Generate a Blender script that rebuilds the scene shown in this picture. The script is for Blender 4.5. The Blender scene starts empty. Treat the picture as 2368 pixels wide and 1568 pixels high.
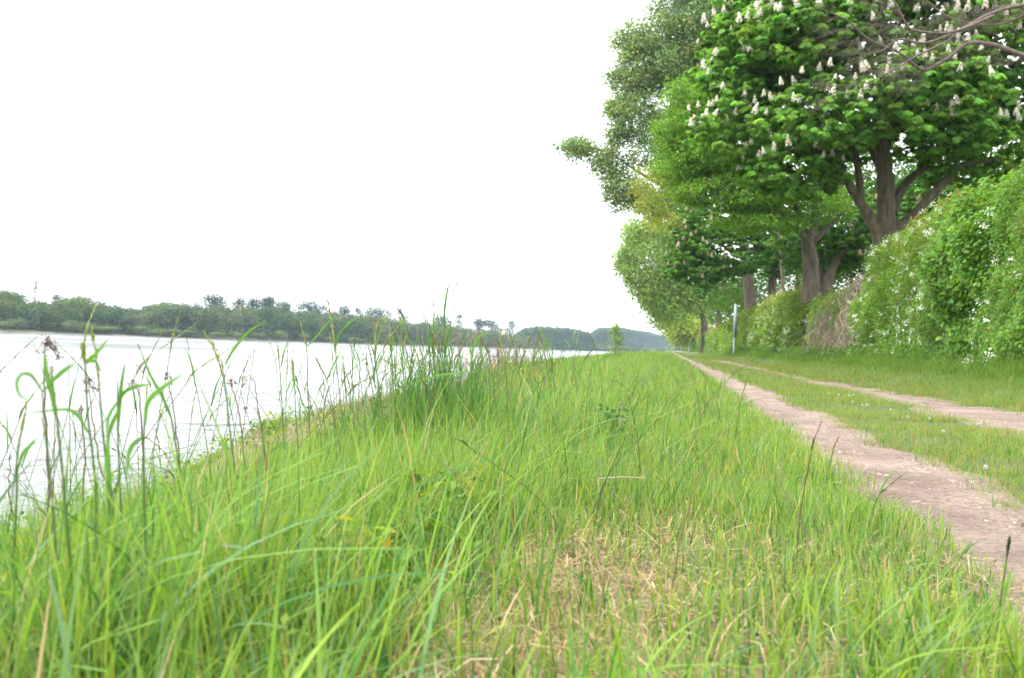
import bpy, math, random
import numpy as np
from mathutils import Vector, Matrix

rng = np.random.default_rng(7)
random.seed(7)
R = math.radians
scene = bpy.context.scene
col = scene.collection

# ------------------------------------------------------------------ camera
# design units: the photograph measured on a 2368 x 1568 grid
W0, H0, FPX = 2368.0, 1568.0, 2408.0
CAM = np.array([0.0, 0.0, 0.5])
YAW, PITCH, ROLL = R(8.53), math.atan(11 / FPX), R(2.5)
_f = np.array([-math.sin(YAW) * math.cos(PITCH), math.cos(YAW) * math.cos(PITCH), math.sin(PITCH)])
_r0 = np.array([math.cos(YAW), math.sin(YAW), 0.0])
_u0 = np.cross(_r0, _f)
CR = _r0 * math.cos(ROLL) + _u0 * math.sin(ROLL)
CU = -_r0 * math.sin(ROLL) + _u0 * math.cos(ROLL)
CF = _f
cam_d = bpy.data.cameras.new('camera')
cam = bpy.data.objects.new('camera', cam_d)
col.objects.link(cam)
cam.matrix_world = Matrix(((CR[0], CU[0], -CF[0], CAM[0]), (CR[1], CU[1], -CF[1], CAM[1]),
                           (CR[2], CU[2], -CF[2], CAM[2]), (0, 0, 0, 1)))
cam_d.sensor_width = 23.6
cam_d.lens = 23.6 * FPX / W0
cam_d.clip_start = 0.05
cam_d.clip_end = 12000
cam_d.dof.use_dof = True
cam_d.dof.focus_distance = 4.6
cam_d.dof.aperture_fstop = 4.2
scene.camera = cam

# ------------------------------------------------------------------ sky, sun, exposure
SUN_EL, SUN_AZ = R(52), R(235)      # azimuth measured clockwise from +Y
w = bpy.data.worlds.new('World'); scene.world = w; w.use_nodes = True
nt = w.node_tree; nt.nodes.clear()
sky = nt.nodes.new('ShaderNodeTexSky'); sky.sky_type = 'NISHITA'; sky.sun_disc = False
sky.sun_elevation = SUN_EL; sky.sun_rotation = SUN_AZ
sky.air_density = 1.0; sky.dust_density = 3.0; sky.ozone_density = 1.0
mx = nt.nodes.new('ShaderNodeMix'); mx.data_type = 'RGBA'; mx.inputs[0].default_value = 0.86
nt.links.new(sky.outputs[0], mx.inputs[6]); mx.inputs[7].default_value = (10.5, 10.8, 11.0, 1)  # bright overcast veil
bg = nt.nodes.new('ShaderNodeBackground'); bg.inputs[1].default_value = 0.14
out = nt.nodes.new('ShaderNodeOutputWorld')
nt.links.new(mx.outputs[2], bg.inputs[0]); nt.links.new(bg.outputs[0], out.inputs[0])
sd = bpy.data.lights.new('sun', 'SUN'); sd.energy = 2.3; sd.angle = R(14); sd.color = (1, 0.96, 0.89)
so = bpy.data.objects.new('sun', sd); col.objects.link(so)
sv = Vector((math.sin(SUN_AZ) * math.cos(SUN_EL), math.cos(SUN_AZ) * math.cos(SUN_EL), math.sin(SUN_EL)))
so.rotation_euler = sv.to_track_quat('Z', 'Y').to_euler(); so.location = (0, 0, 60)
scene.view_settings.view_transform = 'Standard'
scene.view_settings.look = 'None'
scene.view_settings.gamma = 1
scene.view_settings.exposure = 1.26
scene.cycles.max_bounces = 7
scene.cycles.diffuse_bounces = 4
scene.cycles.transmission_bounces = 5
scene.cycles.volume_bounces = 0
scene.cycles.use_adaptive_sampling = True

# ------------------------------------------------------------------ helpers
def P(px, py, d):
    """world point seen at (px, py) of the 2368-wide photograph at depth d (metres)"""
    return CAM + d * (CF + CR * (px - W0 / 2) / FPX - CU * (py - H0 / 2) / FPX)

def proj(v):
    q = np.asarray(v) - CAM
    d = q @ CF
    dd = np.where(np.abs(d) < 1e-6, 1e-6, d)
    return W0 / 2 + FPX * (q @ CR) / dd, H0 / 2 - FPX * (q @ CU) / dd, d

def seen(x, y, z, mx=260, my=260):
    a, b, d = proj(np.stack([x, y, z], 1))
    return (d > 0.3) & (a > -mx) & (a < W0 + mx) & (b > -my) & (b < H0 + my)

def vnoise(x, y, s, seed=0):
    """smooth 2-D value noise 0..1"""
    x = np.asarray(x) / s + 1000.3 + seed * 17.1; y = np.asarray(y) / s + 1000.7 + seed * 31.7
    xi = np.floor(x); yi = np.floor(y); fx = x - xi; fy = y - yi
    fx = fx * fx * (3 - 2 * fx); fy = fy * fy * (3 - 2 * fy)
    def h(a, b):
        n = np.sin(a * 127.1 + b * 311.7 + seed * 74.7) * 43758.5453
        return n - np.floor(n)
    return (h(xi, yi) * (1 - fx) + h(xi + 1, yi) * fx) * (1 - fy) + (h(xi, yi + 1) * (1 - fx) + h(xi + 1, yi + 1) * fx) * fy

def sstep(a, b, x):
    t = np.clip((np.asarray(x, float) - a) / (b - a), 0, 1)
    return t * t * (3 - 2 * t)

def make_mesh(name, verts, faces, mats, cols=None, parent=None, smooth=False, mat_idx=None):
    verts = np.ascontiguousarray(verts, np.float32); faces = np.ascontiguousarray(faces, np.int32)
    me = bpy.data.meshes.new(name)
    k = faces.shape[1]
    me.vertices.add(len(verts)); me.vertices.foreach_set('co', verts.ravel())
    me.loops.add(faces.size); me.loops.foreach_set('vertex_index', faces.ravel())
    me.polygons.add(len(faces))
    me.polygons.foreach_set('loop_start', np.arange(0, faces.size, k, dtype=np.int32))
    me.polygons.foreach_set('loop_total', np.full(len(faces), k, np.int32))
    if smooth:
        me.polygons.foreach_set('use_smooth', np.ones(len(faces), bool))
    for m in (mats if isinstance(mats, (list, tuple)) else [mats]):
        me.materials.append(m)
    if mat_idx is not None:
        me.polygons.foreach_set('material_index', np.ascontiguousarray(mat_idx, np.int32))
    me.update(calc_edges=True)
    if cols is not None:
        a = me.color_attributes.new('tint', 'FLOAT_COLOR', 'POINT')
        c4 = np.ones((len(verts), 4), np.float32); c4[:, :3] = cols
        a.data.foreach_set('color', c4.ravel())
    o = bpy.data.objects.new(name, me); col.objects.link(o)
    if parent is not None:
        o.parent = parent
        o.matrix_parent_inverse = Matrix.Identity(4)
        me.transform(Matrix.Translation(-Vector(parent.location)))
    return o

def tag(o, label=None, cat=None, group=None, kind=None):
    if label: o['label'] = label
    if cat: o['category'] = cat
    if group: o['group'] = group
    if kind: o['kind'] = kind
    return o

def thing(name, loc, label, cat, group=None):
    o = bpy.data.objects.new(name, None); col.objects.link(o)
    o.location = tuple(float(v) for v in loc); o.empty_display_size = 0.2
    return tag(o, label, cat, group, 'thing')

class Geo:
    """collects quads (tubes, leaves) into one mesh"""
    def __init__(s): s.v = []; s.f = []; s.c = []; s.m = []; s.n = 0
    def add(s, v, f, c, m=0):
        v = np.asarray(v, float); f = np.asarray(f, int)
        c = np.broadcast_to(np.asarray(c, float), (len(v), 3))
        s.v.append(v); s.f.append(f + s.n); s.c.append(c); s.m.append(np.full(len(f), m)); s.n += len(v)
    def tube(s, pts, rad, c=(.2, .17, .13), n=6, m=0):
        pts = np.asarray(pts, float); rad = np.asarray(rad, float)
        k = len(pts)
        t = np.gradient(pts, axis=0); t /= np.linalg.norm(t, axis=1)[:, None] + 1e-9
        ref = np.array([0.13, 0.97, 0.2]) if abs(t[0, 1]) < 0.8 else np.array([0.97, .1, .2])
        a = np.cross(t, ref); a /= np.linalg.norm(a, axis=1)[:, None] + 1e-9
        b = np.cross(t, a)
        th = np.linspace(0, 2 * math.pi, n, endpoint=False)
        ring = a[:, None, :] * np.cos(th)[None, :, None] + b[:, None, :] * np.sin(th)[None, :, None]
        v = (pts[:, None, :] + ring * rad[:, None, None]).reshape(-1, 3)
        i = np.arange(k - 1)[:, None] * n; j = np.arange(n)[None, :]; j2 = (j + 1) % n
        f = np.stack([i + j, i + j2, i + n + j2, i + n + j], -1).reshape(-1, 4)
        s.add(v, f, c, m)
    def build(s, name, mats, parent=None, smooth=False):
        return make_mesh(name, np.concatenate(s.v), np.concatenate(s.f), mats, np.concatenate(s.c), parent, smooth,
                         np.concatenate(s.m) if isinstance(mats, (list, tuple)) else None)

def curve(pts, n=10):
    """Catmull-Rom through the points"""
    p = [np.asarray(q, float) for q in pts]
    if len(p) == 2: return np.linspace(p[0], p[1], n)
    p = [2 * p[0] - p[1]] + p + [2 * p[-1] - p[-2]]
    res = []
    for i in range(1, len(p) - 2):
        t = np.linspace(0, 1, n, endpoint=(i == len(p) - 3))[:, None]
        a, b, c_, d = p[i - 1], p[i], p[i + 1], p[i + 2]
        res.append(0.5 * ((2 * b) + (c_ - a) * t + (2 * a - 5 * b + 4 * c_ - d) * t ** 2 + (-a + 3 * b - 3 * c_ + d) * t ** 3))
    return np.concatenate(res)

def unit(v):
    v = np.asarray(v, float)
    return v / (np.linalg.norm(v, axis=-1, keepdims=True) + 1e-9)

def leaf_quads(c, size, nrm, tint, aspect=0.55, fold=0.12, direction=None):
    """one folded four-cornered leaf per row of c"""
    n = len(c)
    size = np.broadcast_to(size, (n,))[:, None]
    nrm = unit(nrm)
    d = rng.normal(size=(n, 3)) if direction is None else np.asarray(direction, float)
    d = unit(d - nrm * (d * nrm).sum(1)[:, None]); s = np.cross(nrm, d)
    v = np.stack([c, c + d * size * .55 + s * size * aspect * .5 + nrm * size * fold,
                  c + d * size, c + d * size * .55 - s * size * aspect * .5 + nrm * size * fold], 1)
    return v.reshape(-1, 3), np.arange(4 * n).reshape(n, 4), np.repeat(tint, 4, axis=0)

def jitter_tint(base, n, amt=0.18, hue=0.08):
    base = np.asarray(base, float)
    v = 1 + rng.normal(0, amt, (n, 1)); h = rng.normal(0, hue, (n, 1))
    c = base * np.clip(v, .45, 1.8)
    c[:, 0] *= (1 + 1.5 * h[:, 0]); c[:, 2] *= (1 - h[:, 0])
    return np.clip(c, 0.004, 0.9)

# ------------------------------------------------------------------ materials
def new_mat(name):
    m = bpy.data.materials.new(name); m.use_nodes = True
    n = m.node_tree.nodes; n.clear()
    return m, n, m.node_tree.links

def leaf_mat(name, trans=0.4, rough=0.5, spec=0.35, tcol=(1.25, 1.15, .55), gain=1.0):
    m, n, l = new_mat(name)
    at = n.new('ShaderNodeAttribute'); at.attribute_name = 'tint'
    pr = n.new('ShaderNodeBsdfPrincipled'); pr.inputs['Roughness'].default_value = rough
    pr.inputs['Specular IOR Level'].default_value = spec
    tr = n.new('ShaderNodeBsdfTranslucent')
    mu = n.new('ShaderNodeMix'); mu.data_type = 'RGBA'; mu.blend_type = 'MULTIPLY'; mu.inputs[0].default_value = 1
    mu.inputs[7].default_value = (*[t * gain for t in tcol], 1)
    l.new(at.outputs['Color'], mu.inputs[6]); l.new(mu.outputs[2], tr.inputs[0])
    l.new(at.outputs['Color'], pr.inputs['Base Color'])
    ms = n.new('ShaderNodeMixShader'); ms.inputs[0].default_value = trans
    o = n.new('ShaderNodeOutputMaterial')
    l.new(pr.outputs[0], ms.inputs[1]); l.new(tr.outputs[0], ms.inputs[2]); l.new(ms.outputs[0], o.inputs[0])
    return m

def bark_mat(name, c1, c2, scale=6):
    m, n, l = new_mat(name)
    tc = n.new('ShaderNodeTexCoord'); mp = n.new('ShaderNodeMapping'); mp.inputs['Scale'].default_value = (1, 1, .18)
    no = n.new('ShaderNodeTexNoise'); no.inputs['Scale'].default_value = scale; no.inputs['Detail'].default_value = 8
    no.inputs['Roughness'].default_value = .7
    rp = n.new('ShaderNodeValToRGB'); rp.color_ramp.elements[0].position = .35; rp.color_ramp.elements[1].position = .68
    rp.color_ramp.elements[0].color = (*c1, 1); rp.color_ramp.elements[1].color = (*c2, 1)
    pr = n.new('ShaderNodeBsdfPrincipled'); pr.inputs['Roughness'].default_value = .9
    bp = n.new('ShaderNodeBump'); bp.inputs['Strength'].default_value = .8; bp.inputs['Distance'].default_value = .05
    o = n.new('ShaderNodeOutputMaterial')
    l.new(tc.outputs['Object'], mp.inputs[0]); l.new(mp.outputs[0], no.inputs[0]); l.new(no.outputs[0], rp.inputs[0])
    l.new(rp.outputs[0], pr.inputs['Base Color']); l.new(no.outputs[0], bp.inputs['Height']); l.new(bp.outputs[0], pr.inputs['Normal'])
    l.new(pr.outputs[0], o.inputs[0])
    return m

M_LEAF = leaf_mat('leaf', .46, .6, .16, (1.35, 1.35, .45))
M_GRASS = leaf_mat('grass_blade', .45, .5, .25, (1.2, 1.2, .45))
M_DRY = leaf_mat('dry_straw', .15, .7, .2, (1, 1, 1))
M_PETAL = leaf_mat('petal', .3, .6, .2, (1, 1, 1))
M_FAR = leaf_mat('far_leaf', .25, .7, .15)
M_BARK = bark_mat('bark', (.040, .031, .020), (.145, .115, .072))
M_BARKG = bark_mat('grey_bark', (.045, .036, .026), (.15, .12, .085))
M_TWIG = bark_mat('dead_twig', (.075, .053, .045), (.19, .142, .118), 12)

# ------------------------------------------------------------------ terrain
_ey = np.array([-3000, -5, 1, 3, 5, 8, 10, 14, 20, 28, 60, 130, 300, 700, 1150, 1500, 2000.])
_ex = np.array([-2.2, -2.0, -1.85, -1.85, -1.7, -1.75, -1.95, -2.5, -3.3, -4.3, -5, -6, -7.5, -10, -20, -400, -3000.])
def edge(y): return np.interp(y, _ey, _ex)
_ta = np.array([-180, -150, -120, -90, -60, -34.7, -22.2, -16.8, -9.3, -2.97, -1.2, 5.])
_td = np.array([6000, 700, 340, 275, 300, 396, 500, 560, 750, 1100, 1800, 6000.])
def far_d(x, y):
    th = np.degrees(np.arctan2(x, y))
    return np.where(th < 5, np.interp(th, _ta, _td), 1e5)

def zg(x, y):
    x = np.asarray(x, float); y = np.asarray(y, float)
    e = edge(y) + (vnoise(y, y * 0, 1.3, 3) - .5) * .35
    d = e - x
    shelf = 1.15 * np.exp(-((y - 9.5) / 4.2) ** 4)
    ds = np.minimum(d, shelf); ds2 = d; d = d - np.clip(ds, 0, None)
    near = np.where(ds2 > 0, -.05 * ds - np.minimum(.52 * d + .25 * (1 - np.exp(-d * 1.2)), 5.2) + 0.12 * (vnoise(x, y, .7, 5) - .5) * np.clip(d, 0, 1), 0)
    d = ds2
    drop = np.interp(y, [-5, 4, 6.5, 13, 17, 30, 100], [.30, .30, .12, .12, .2, .20, .12])
    shoulder = -drop * np.clip((-.35 - x) / (-.35 - e), 0, 1) ** 1.2
    verge = (.40 + .15 * sstep(20, 110, y)) * sstep(3.5, 6.6, x)
    small = (vnoise(x, y, .55, 1) - .5) * .05 + (vnoise(x, y, 3.1, 2) - .5) * .05
    ruts = -.035 * np.exp(-((x - 1.05) / .33) ** 2) - .03 * np.exp(-((x - 3.1) / .45) ** 2)
    z = near + shoulder + verge + small * np.exp(-np.abs(y) / 400) + ruts
    r = np.hypot(x, y); fd = far_d(x, y)
    far = np.clip(-3 + (r - fd) * .09, -5.5, -1.2) + np.where(r > fd, .6 * (vnoise(x, y, 30, 9) - .5), 0)
    return np.maximum(z, far)

# one polar sheet of ground out to the horizon
ang = np.concatenate([np.linspace(-180, -48, 60, endpoint=False), np.linspace(-48, 26, 520, endpoint=False), np.linspace(26, 180, 60)])
rad = np.concatenate([[0.02, .3, .6], np.geomspace(.9, 9000, 520)])
A, RR = np.meshgrid(np.radians(ang), rad)
gx, gy = RR * np.sin(A), RR * np.cos(A)
gz = zg(gx.ravel(), gy.ravel())
na, nr = len(ang), len(rad)
i = np.arange(nr - 1)[:, None] * na + np.arange(na - 1)[None, :]
gf = np.stack([i, i + 1, i + na + 1, i + na], -1).reshape(-1, 4)
GX, GY = gx.ravel(), gy.ravel()
dE = edge(GY) - GX
soil = np.array([.085, .075, .040]); thatch = np.array([.20, .155, .085]); bank = np.array([.215, .150, .115]); sand = np.array([.20, .17, .12])
grs = np.array([.070, .105, .028])
def straw_mask(x, y):
    m = np.exp(-(((x + .30) / .34) ** 2 + ((y - 1.95) / .60) ** 2)) * 1.1
    m = np.maximum(m, .65 * np.exp(-(((x + .10) / .26) ** 2 + ((y - 2.9) / .6) ** 2)))
    m = np.maximum(m, .8 * np.exp(-(((x + .34) / .30) ** 2 + ((y - 1.35) / .35) ** 2)))
    return np.clip(m * .95 * (0.25 + 1.25 * vnoise(x, y, .20, 11)), 0, 1)
cg = soil * .5 + grs * .5 + 0 * GX[:, None]
k = straw_mask(GX, GY)[:, None]; cg = cg * (1 - k) + thatch * k
k = (sstep(5.0, 14, GY) * (GX > -2.5))[:, None] * .75; cg = cg * (1 - k) + grs * k
k = sstep(.1, .5, dE)[:, None]; cg = cg * (1 - k) + bank * k
isfar = (np.hypot(GX, GY) > far_d(GX, GY) - 20) & (dE > 5)
cg[isfar] = sand
k = (sstep(-2.9, -2.55, gz) * isfar)[:, None]; cg = cg * (1 - k) + grs * .8 * k
cg *= (0.75 + .5 * vnoise(GX, GY, .35, 21))[:, None]
m, n, l = new_mat('ground_soil')
at = n.new('ShaderNodeAttribute'); at.attribute_name = 'tint'
tc = n.new('ShaderNodeTexCoord'); no = n.new('ShaderNodeTexNoise'); no.inputs['Scale'].default_value = 14; no.inputs['Detail'].default_value = 9
no.inputs['Roughness'].default_value = .75
rp = n.new('ShaderNodeValToRGB'); rp.color_ramp.elements[0].position = .3; rp.color_ramp.elements[1].position = .7
rp.color_ramp.elements[0].color = (.55, .52, .5, 1); rp.color_ramp.elements[1].color = (1.5, 1.5, 1.45, 1)
mu = n.new('ShaderNodeMix'); mu.data_type = 'RGBA'; mu.blend_type = 'MULTIPLY'; mu.inputs[0].default_value = 1
pr = n.new('ShaderNodeBsdfPrincipled'); pr.inputs['Roughness'].default_value = .95
bp = n.new('ShaderNodeBump'); bp.inputs['Strength'].default_value = .6; bp.inputs['Distance'].default_value = .02
o = n.new('ShaderNodeOutputMaterial')
l.new(tc.outputs['Object'], no.inputs[0]); l.new(no.outputs[0], rp.inputs[0]); l.new(at.outputs['Color'], mu.inputs[6]); l.new(rp.outputs[0], mu.inputs[7])
l.new(mu.outputs[2], pr.inputs['Base Color']); l.new(no.outputs[0], bp.inputs['Height']); l.new(bp.outputs[0], pr.inputs['Normal']); l.new(pr.outputs[0], o.inputs[0])
M_SOIL = m
tag(make_mesh('ground', np.stack([GX, GY, gz], 1), gf, M_SOIL, cg, smooth=True), kind='structure')

# water
m, n, l = new_mat('river_water')
tc = n.new('ShaderNodeTexCoord')
mp = n.new('ShaderNodeMapping'); mp.inputs['Scale'].default_value = (1.0, .45, 1); mp.inputs['Rotation'].default_value = (0, 0, R(-25))
n1 = n.new('ShaderNodeTexNoise'); n1.inputs['Scale'].default_value = 1.1; n1.inputs['Detail'].default_value = 5
n2 = n.new('ShaderNodeTexNoise'); n2.inputs['Scale'].default_value = .09; n2.inputs['Detail'].default_value = 4
n3 = n.new('ShaderNodeTexNoise'); n3.inputs['Scale'].default_value = .022; n3.inputs['Detail'].default_value = 3
pr = n.new('ShaderNodeBsdfPrincipled'); pr.inputs['Base Color'].default_value = (.085, .09, .085, 1)
pr.inputs['IOR'].default_value = 1.33; pr.inputs['Specular IOR Level'].default_value = .36
mr = n.new('ShaderNodeMapRange'); mr.inputs[1].default_value = .4; mr.inputs[2].default_value = .65; mr.inputs[3].default_value = .10; mr.inputs[4].default_value = .55
b1 = n.new('ShaderNodeBump'); b1.inputs['Strength'].default_value = 1; b1.inputs['Distance'].default_value = .32
b2 = n.new('ShaderNodeBump'); b2.inputs['Strength'].default_value = 1; b2.inputs['Distance'].default_value = 1.0
o = n.new('ShaderNodeOutputMaterial')
l.new(tc.outputs['Object'], mp.inputs[0])
for q in (n1, n2, n3): l.new(mp.outputs[0], q.inputs[0])
l.new(n3.outputs[0], mr.inputs[0]); l.new(mr.outputs[0], pr.inputs['Roughness'])
l.new(n2.outputs[0], b2.inputs['Height']); l.new(b2.outputs[0], b1.inputs['Normal']); l.new(n1.outputs[0], b1.inputs['Height'])
l.new(b1.outputs[0], pr.inputs['Normal']); l.new(pr.outputs[0], o.inputs[0])
M_WATER = m
s = 8800.0
wr = np.array([[-s, -s, -3.0], [s, -s, -3.0], [s, s, -3.0], [-s, s, -3.0]])
tag(make_mesh('water', wr, np.array([[0, 1, 2, 3]]), M_WATER), kind='structure')

# wheel tracks of pale gravel
m, n, l = new_mat('track_gravel')
tc = n.new('ShaderNodeTexCoord')
n1 = n.new('ShaderNodeTexNoise'); n1.inputs['Scale'].default_value = 1.6; n1.inputs['Detail'].default_value = 6
n2 = n.new('ShaderNodeTexVoronoi'); n2.inputs['Scale'].default_value = 55
n3 = n.new('ShaderNodeTexNoise'); n3.inputs['Scale'].default_value = 34; n3.inputs['Detail'].default_value = 6; n3.inputs['Roughness'].default_value = .8
rp = n.new('ShaderNodeValToRGB'); rp.color_ramp.elements[0].position = .3; rp.color_ramp.elements[1].position = .7
rp.color_ramp.elements[0].color = (.16, .112, .088, 1); rp.color_ramp.elements[1].color = (.345, .262, .215, 1)
rp2 = n.new('ShaderNodeValToRGB'); rp2.color_ramp.elements[0].position = .32; rp2.color_ramp.elements[1].position = .7
rp2.color_ramp.elements[0].color = (.38, .35, .32, 1); rp2.color_ramp.elements[1].color = (1.35, 1.35, 1.35, 1)
mu = n.new('ShaderNodeMix'); mu.data_type = 'RGBA'; mu.blend_type = 'MULTIPLY'; mu.inputs[0].default_value = 1
pr = n.new('ShaderNodeBsdfPrincipled'); pr.inputs['Roughness'].default_value = .95
ad = n.new('ShaderNodeMath'); ad.operation = 'ADD'
bp = n.new('ShaderNodeBump'); bp.inputs['Strength'].default_value = .9; bp.inputs['Distance'].default_value = .016
o = n.new('ShaderNodeOutputMaterial')
for q in (n1, n2, n3): l.new(tc.outputs['Object'], q.inputs[0])
l.new(n1.outputs[0], rp.inputs[0]); l.new(n3.outputs[0], rp2.inputs[0]); l.new(rp.outputs[0], mu.inputs[6]); l.new(rp2.outputs[0], mu.inputs[7])
l.new(n2.outputs[0], ad.inputs[0]); l.new(n3.outputs[0], ad.inputs[1]); l.new(ad.outputs[0], bp.inputs['Height']); l.new(bp.outputs[0], pr.inputs['Normal'])
l.new(mu.outputs[2], pr.inputs['Base Color']); l.new(pr.outputs[0], o.inputs[0])
M_TRACK = m

def tr1(y):   # (left, right) rims of the near rut
    wob = (vnoise(y, y * 0, 1.1, 31) - .5) * .10 + (vnoise(y, y * 0, .3, 33) - .5) * .04
    wob2 = (vnoise(y, y * 0, .9, 32) - .5) * .13 + (vnoise(y, y * 0, .27, 34) - .5) * .05
    s_ = 1 - .25 * sstep(25, 90, y)
    c = 1.06 + .0015 * y
    return c - .25 * s_ + wob, c + .23 * s_ + wob2
def tr2(y):
    wob = (vnoise(y, y * 0, 1.3, 35) - .5) * .3; wob2 = (vnoise(y, y * 0, 1.6, 36) - .5) * .3
    wd = .44 * (1 - sstep(19, 25, y)) + .40 * sstep(31, 38, y) * (1 - sstep(60, 75, y))
    wd = np.where((y > 18) & (y < 75), np.maximum(wd, .13), wd)
    return 3.05 - wd + wob * (wd > 0), 3.05 + wd + wob2 * (wd > 0)
g = Geo()
for fn, y0, y1 in ((tr1, -3, 300), (tr2, -3, 74.9)):
    ys = np.concatenate([np.arange(y0, min(y1, 14), .07), np.geomspace(14, y1, 300)]) if y0 < 14 else np.geomspace(y0, y1, 200)
    a, b = fn(ys); a = a - .09; b = b + .09; u = np.linspace(0, 1, 17)[None, :]
    xx = a[:, None] * (1 - u) + b[:, None] * u; yy = ys[:, None] + 0 * u
    hz = zg(xx.ravel(), yy.ravel()) + .014 * np.sin(np.pi * np.broadcast_to(u, xx.shape)).ravel() ** .5 + .003 + (vnoise(xx.ravel(), yy.ravel(), .11, 38) - .5) * .018 * np.sin(np.pi * np.broadcast_to(u, xx.shape)).ravel() ** .5
    v = np.stack([xx.ravel(), yy.ravel(), hz], 1)
    kk, q = xx.shape; ii = np.arange(kk - 1)[:, None] * q + np.arange(q - 1)[None, :]
    g.add(v, np.stack([ii, ii + 1, ii + q + 1, ii + q], -1).reshape(-1, 4), (.3, .25, .2))
tag(g.build('path', M_TRACK, smooth=True), kind='structure')

# loose stones and crumbs lying in the ruts
ys = rng.uniform(1.6, 14, 42000) ** 1.0; sel = rng.random(len(ys)) < .7
a, b = tr1(ys); a2, b2 = tr2(ys); u = rng.random(len(ys))
xs = np.where(sel, a + (b - a) * u, a2 + (b2 - a2) * u)
ok = seen(xs, ys, 0 * xs, 60, 60); xs, ys = xs[ok], ys[ok]
zs = zg(xs, ys) + .009
sz = rng.gamma(1.7, .0016, len(xs)) + .0012
g = Geo()
base = np.array([[1, 0, 0], [0, 1, 0], [-1, 0, 0], [0, -1, 0], [.45, .45, .7], [-.45, .45, .7], [-.45, -.45, .7], [.45, -.45, .7]])
fq = np.array([[0, 1, 5, 4], [1, 2, 6, 5], [2, 3, 7, 6], [3, 0, 4, 7], [4, 5, 6, 7]])
nS = len(xs); ph = rng.uniform(0, 6.28, nS); asp = rng.uniform(.6, 1.7, nS)
bb = base[None] * np.stack([asp, 1 / asp, rng.uniform(.4, .9, nS)], 1)[:, None, :] * (1 + rng.normal(0, .15, (nS, 8, 1)))
cx = bb[..., 0] * np.cos(ph)[:, None] - bb[..., 1] * np.sin(ph)[:, None]; cy = bb[..., 0] * np.sin(ph)[:, None] + bb[..., 1] * np.cos(ph)[:, None]
v = np.stack([cx, cy, bb[..., 2]], -1) * sz[:, None, None] + np.stack([xs, ys, zs], 1)[:, None, :]
tn = jitter_tint((.24, .185, .155), nS, .38, .06)
g.add(v.reshape(-1, 3), (fq[None] + 8 * np.arange(nS)[:, None, None]).reshape(-1, 4), np.repeat(tn, 8, 0))
m, n, l = new_mat('stone')
at = n.new('ShaderNodeAttribute'); at.attribute_name = 'tint'; pr = n.new('ShaderNodeBsdfPrincipled'); pr.inputs['Roughness'].default_value = .9
o = n.new('ShaderNodeOutputMaterial'); l.new(at.outputs['Color'], pr.inputs['Base Color']); l.new(pr.outputs[0], o.inputs[0])
M_STONE = m
tag(g.build('gravel', M_STONE), 'pale crumbs of gravel scattered in the two wheel ruts', 'gravel', kind='stuff')

# ------------------------------------------------------------------ grass
def blades(x, y, h, w, lean, az, tint, tip, rows=5, flat=0.0, z=None, wa=None):
    n = len(x); z0 = zg(x, y) - .01 if z is None else z
    t = np.linspace(0, 1, rows)[None, :]
    L = lean[:, None]
    hor = h[:, None] * (L * t ** 2.1 + .12 * t)
    ver = h[:, None] * (t - .42 * np.clip(L, 0, 1.6) * t ** 2.6)
    cx = x[:, None] + hor * np.cos(az)[:, None]; cy = y[:, None] + hor * np.sin(az)[:, None]; cz = z0[:, None] + ver
    if wa is None: wa = az + math.pi / 2 + rng.normal(0, .7, n)
    prof = np.clip((1 - t) ** .75 * (1 - .25 * (1 - t) ** 4) + .03, .03, 1)
    wx = np.cos(wa)[:, None] * w[:, None] * prof * .5; wy = np.sin(wa)[:, None] * w[:, None] * prof * .5
    v = np.stack([np.stack([cx - wx, cy - wy, cz], -1), np.stack([cx + wx, cy + wy, cz + w[:, None] * .15], -1)], 2)
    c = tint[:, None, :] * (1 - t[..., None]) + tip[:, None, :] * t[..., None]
    c = np.repeat(c[:, :, None, :], 2, 2)
    i = (np.arange(n) * rows * 2)[:, None] + (np.arange(rows - 1) * 2)[None, :]
    f = np.stack([i, i + 1, i + 3, i + 2], -1).reshape(-1, 4)
    return v.reshape(-1, 3), f, c.reshape(-1, 3)

def sample(x0, x1, y0, y1, dens):
    n = int((x1 - x0) * (y1 - y0) * dens)
    x = rng.uniform(x0, x1, n); y = rng.uniform(y0, y1, n)
    ok = seen(x, y, 0 * x + .1, 420, 420)
    return x[ok], y[ok]

def track_clear(x, y):
    a, b = tr1(y); c, d = tr2(y)
    j = rng.normal(0, .055, len(x)) * (rng.random(len(x)) < .8) + (vnoise(x, y, .13, 37) - .5) * .20 + (vnoise(x, y, .05, 39) - .5) * .08
    return ~(((x > a + j) & (x < b + j)) | ((x > c + j * 2) & (x < d + j * 2)))

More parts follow.
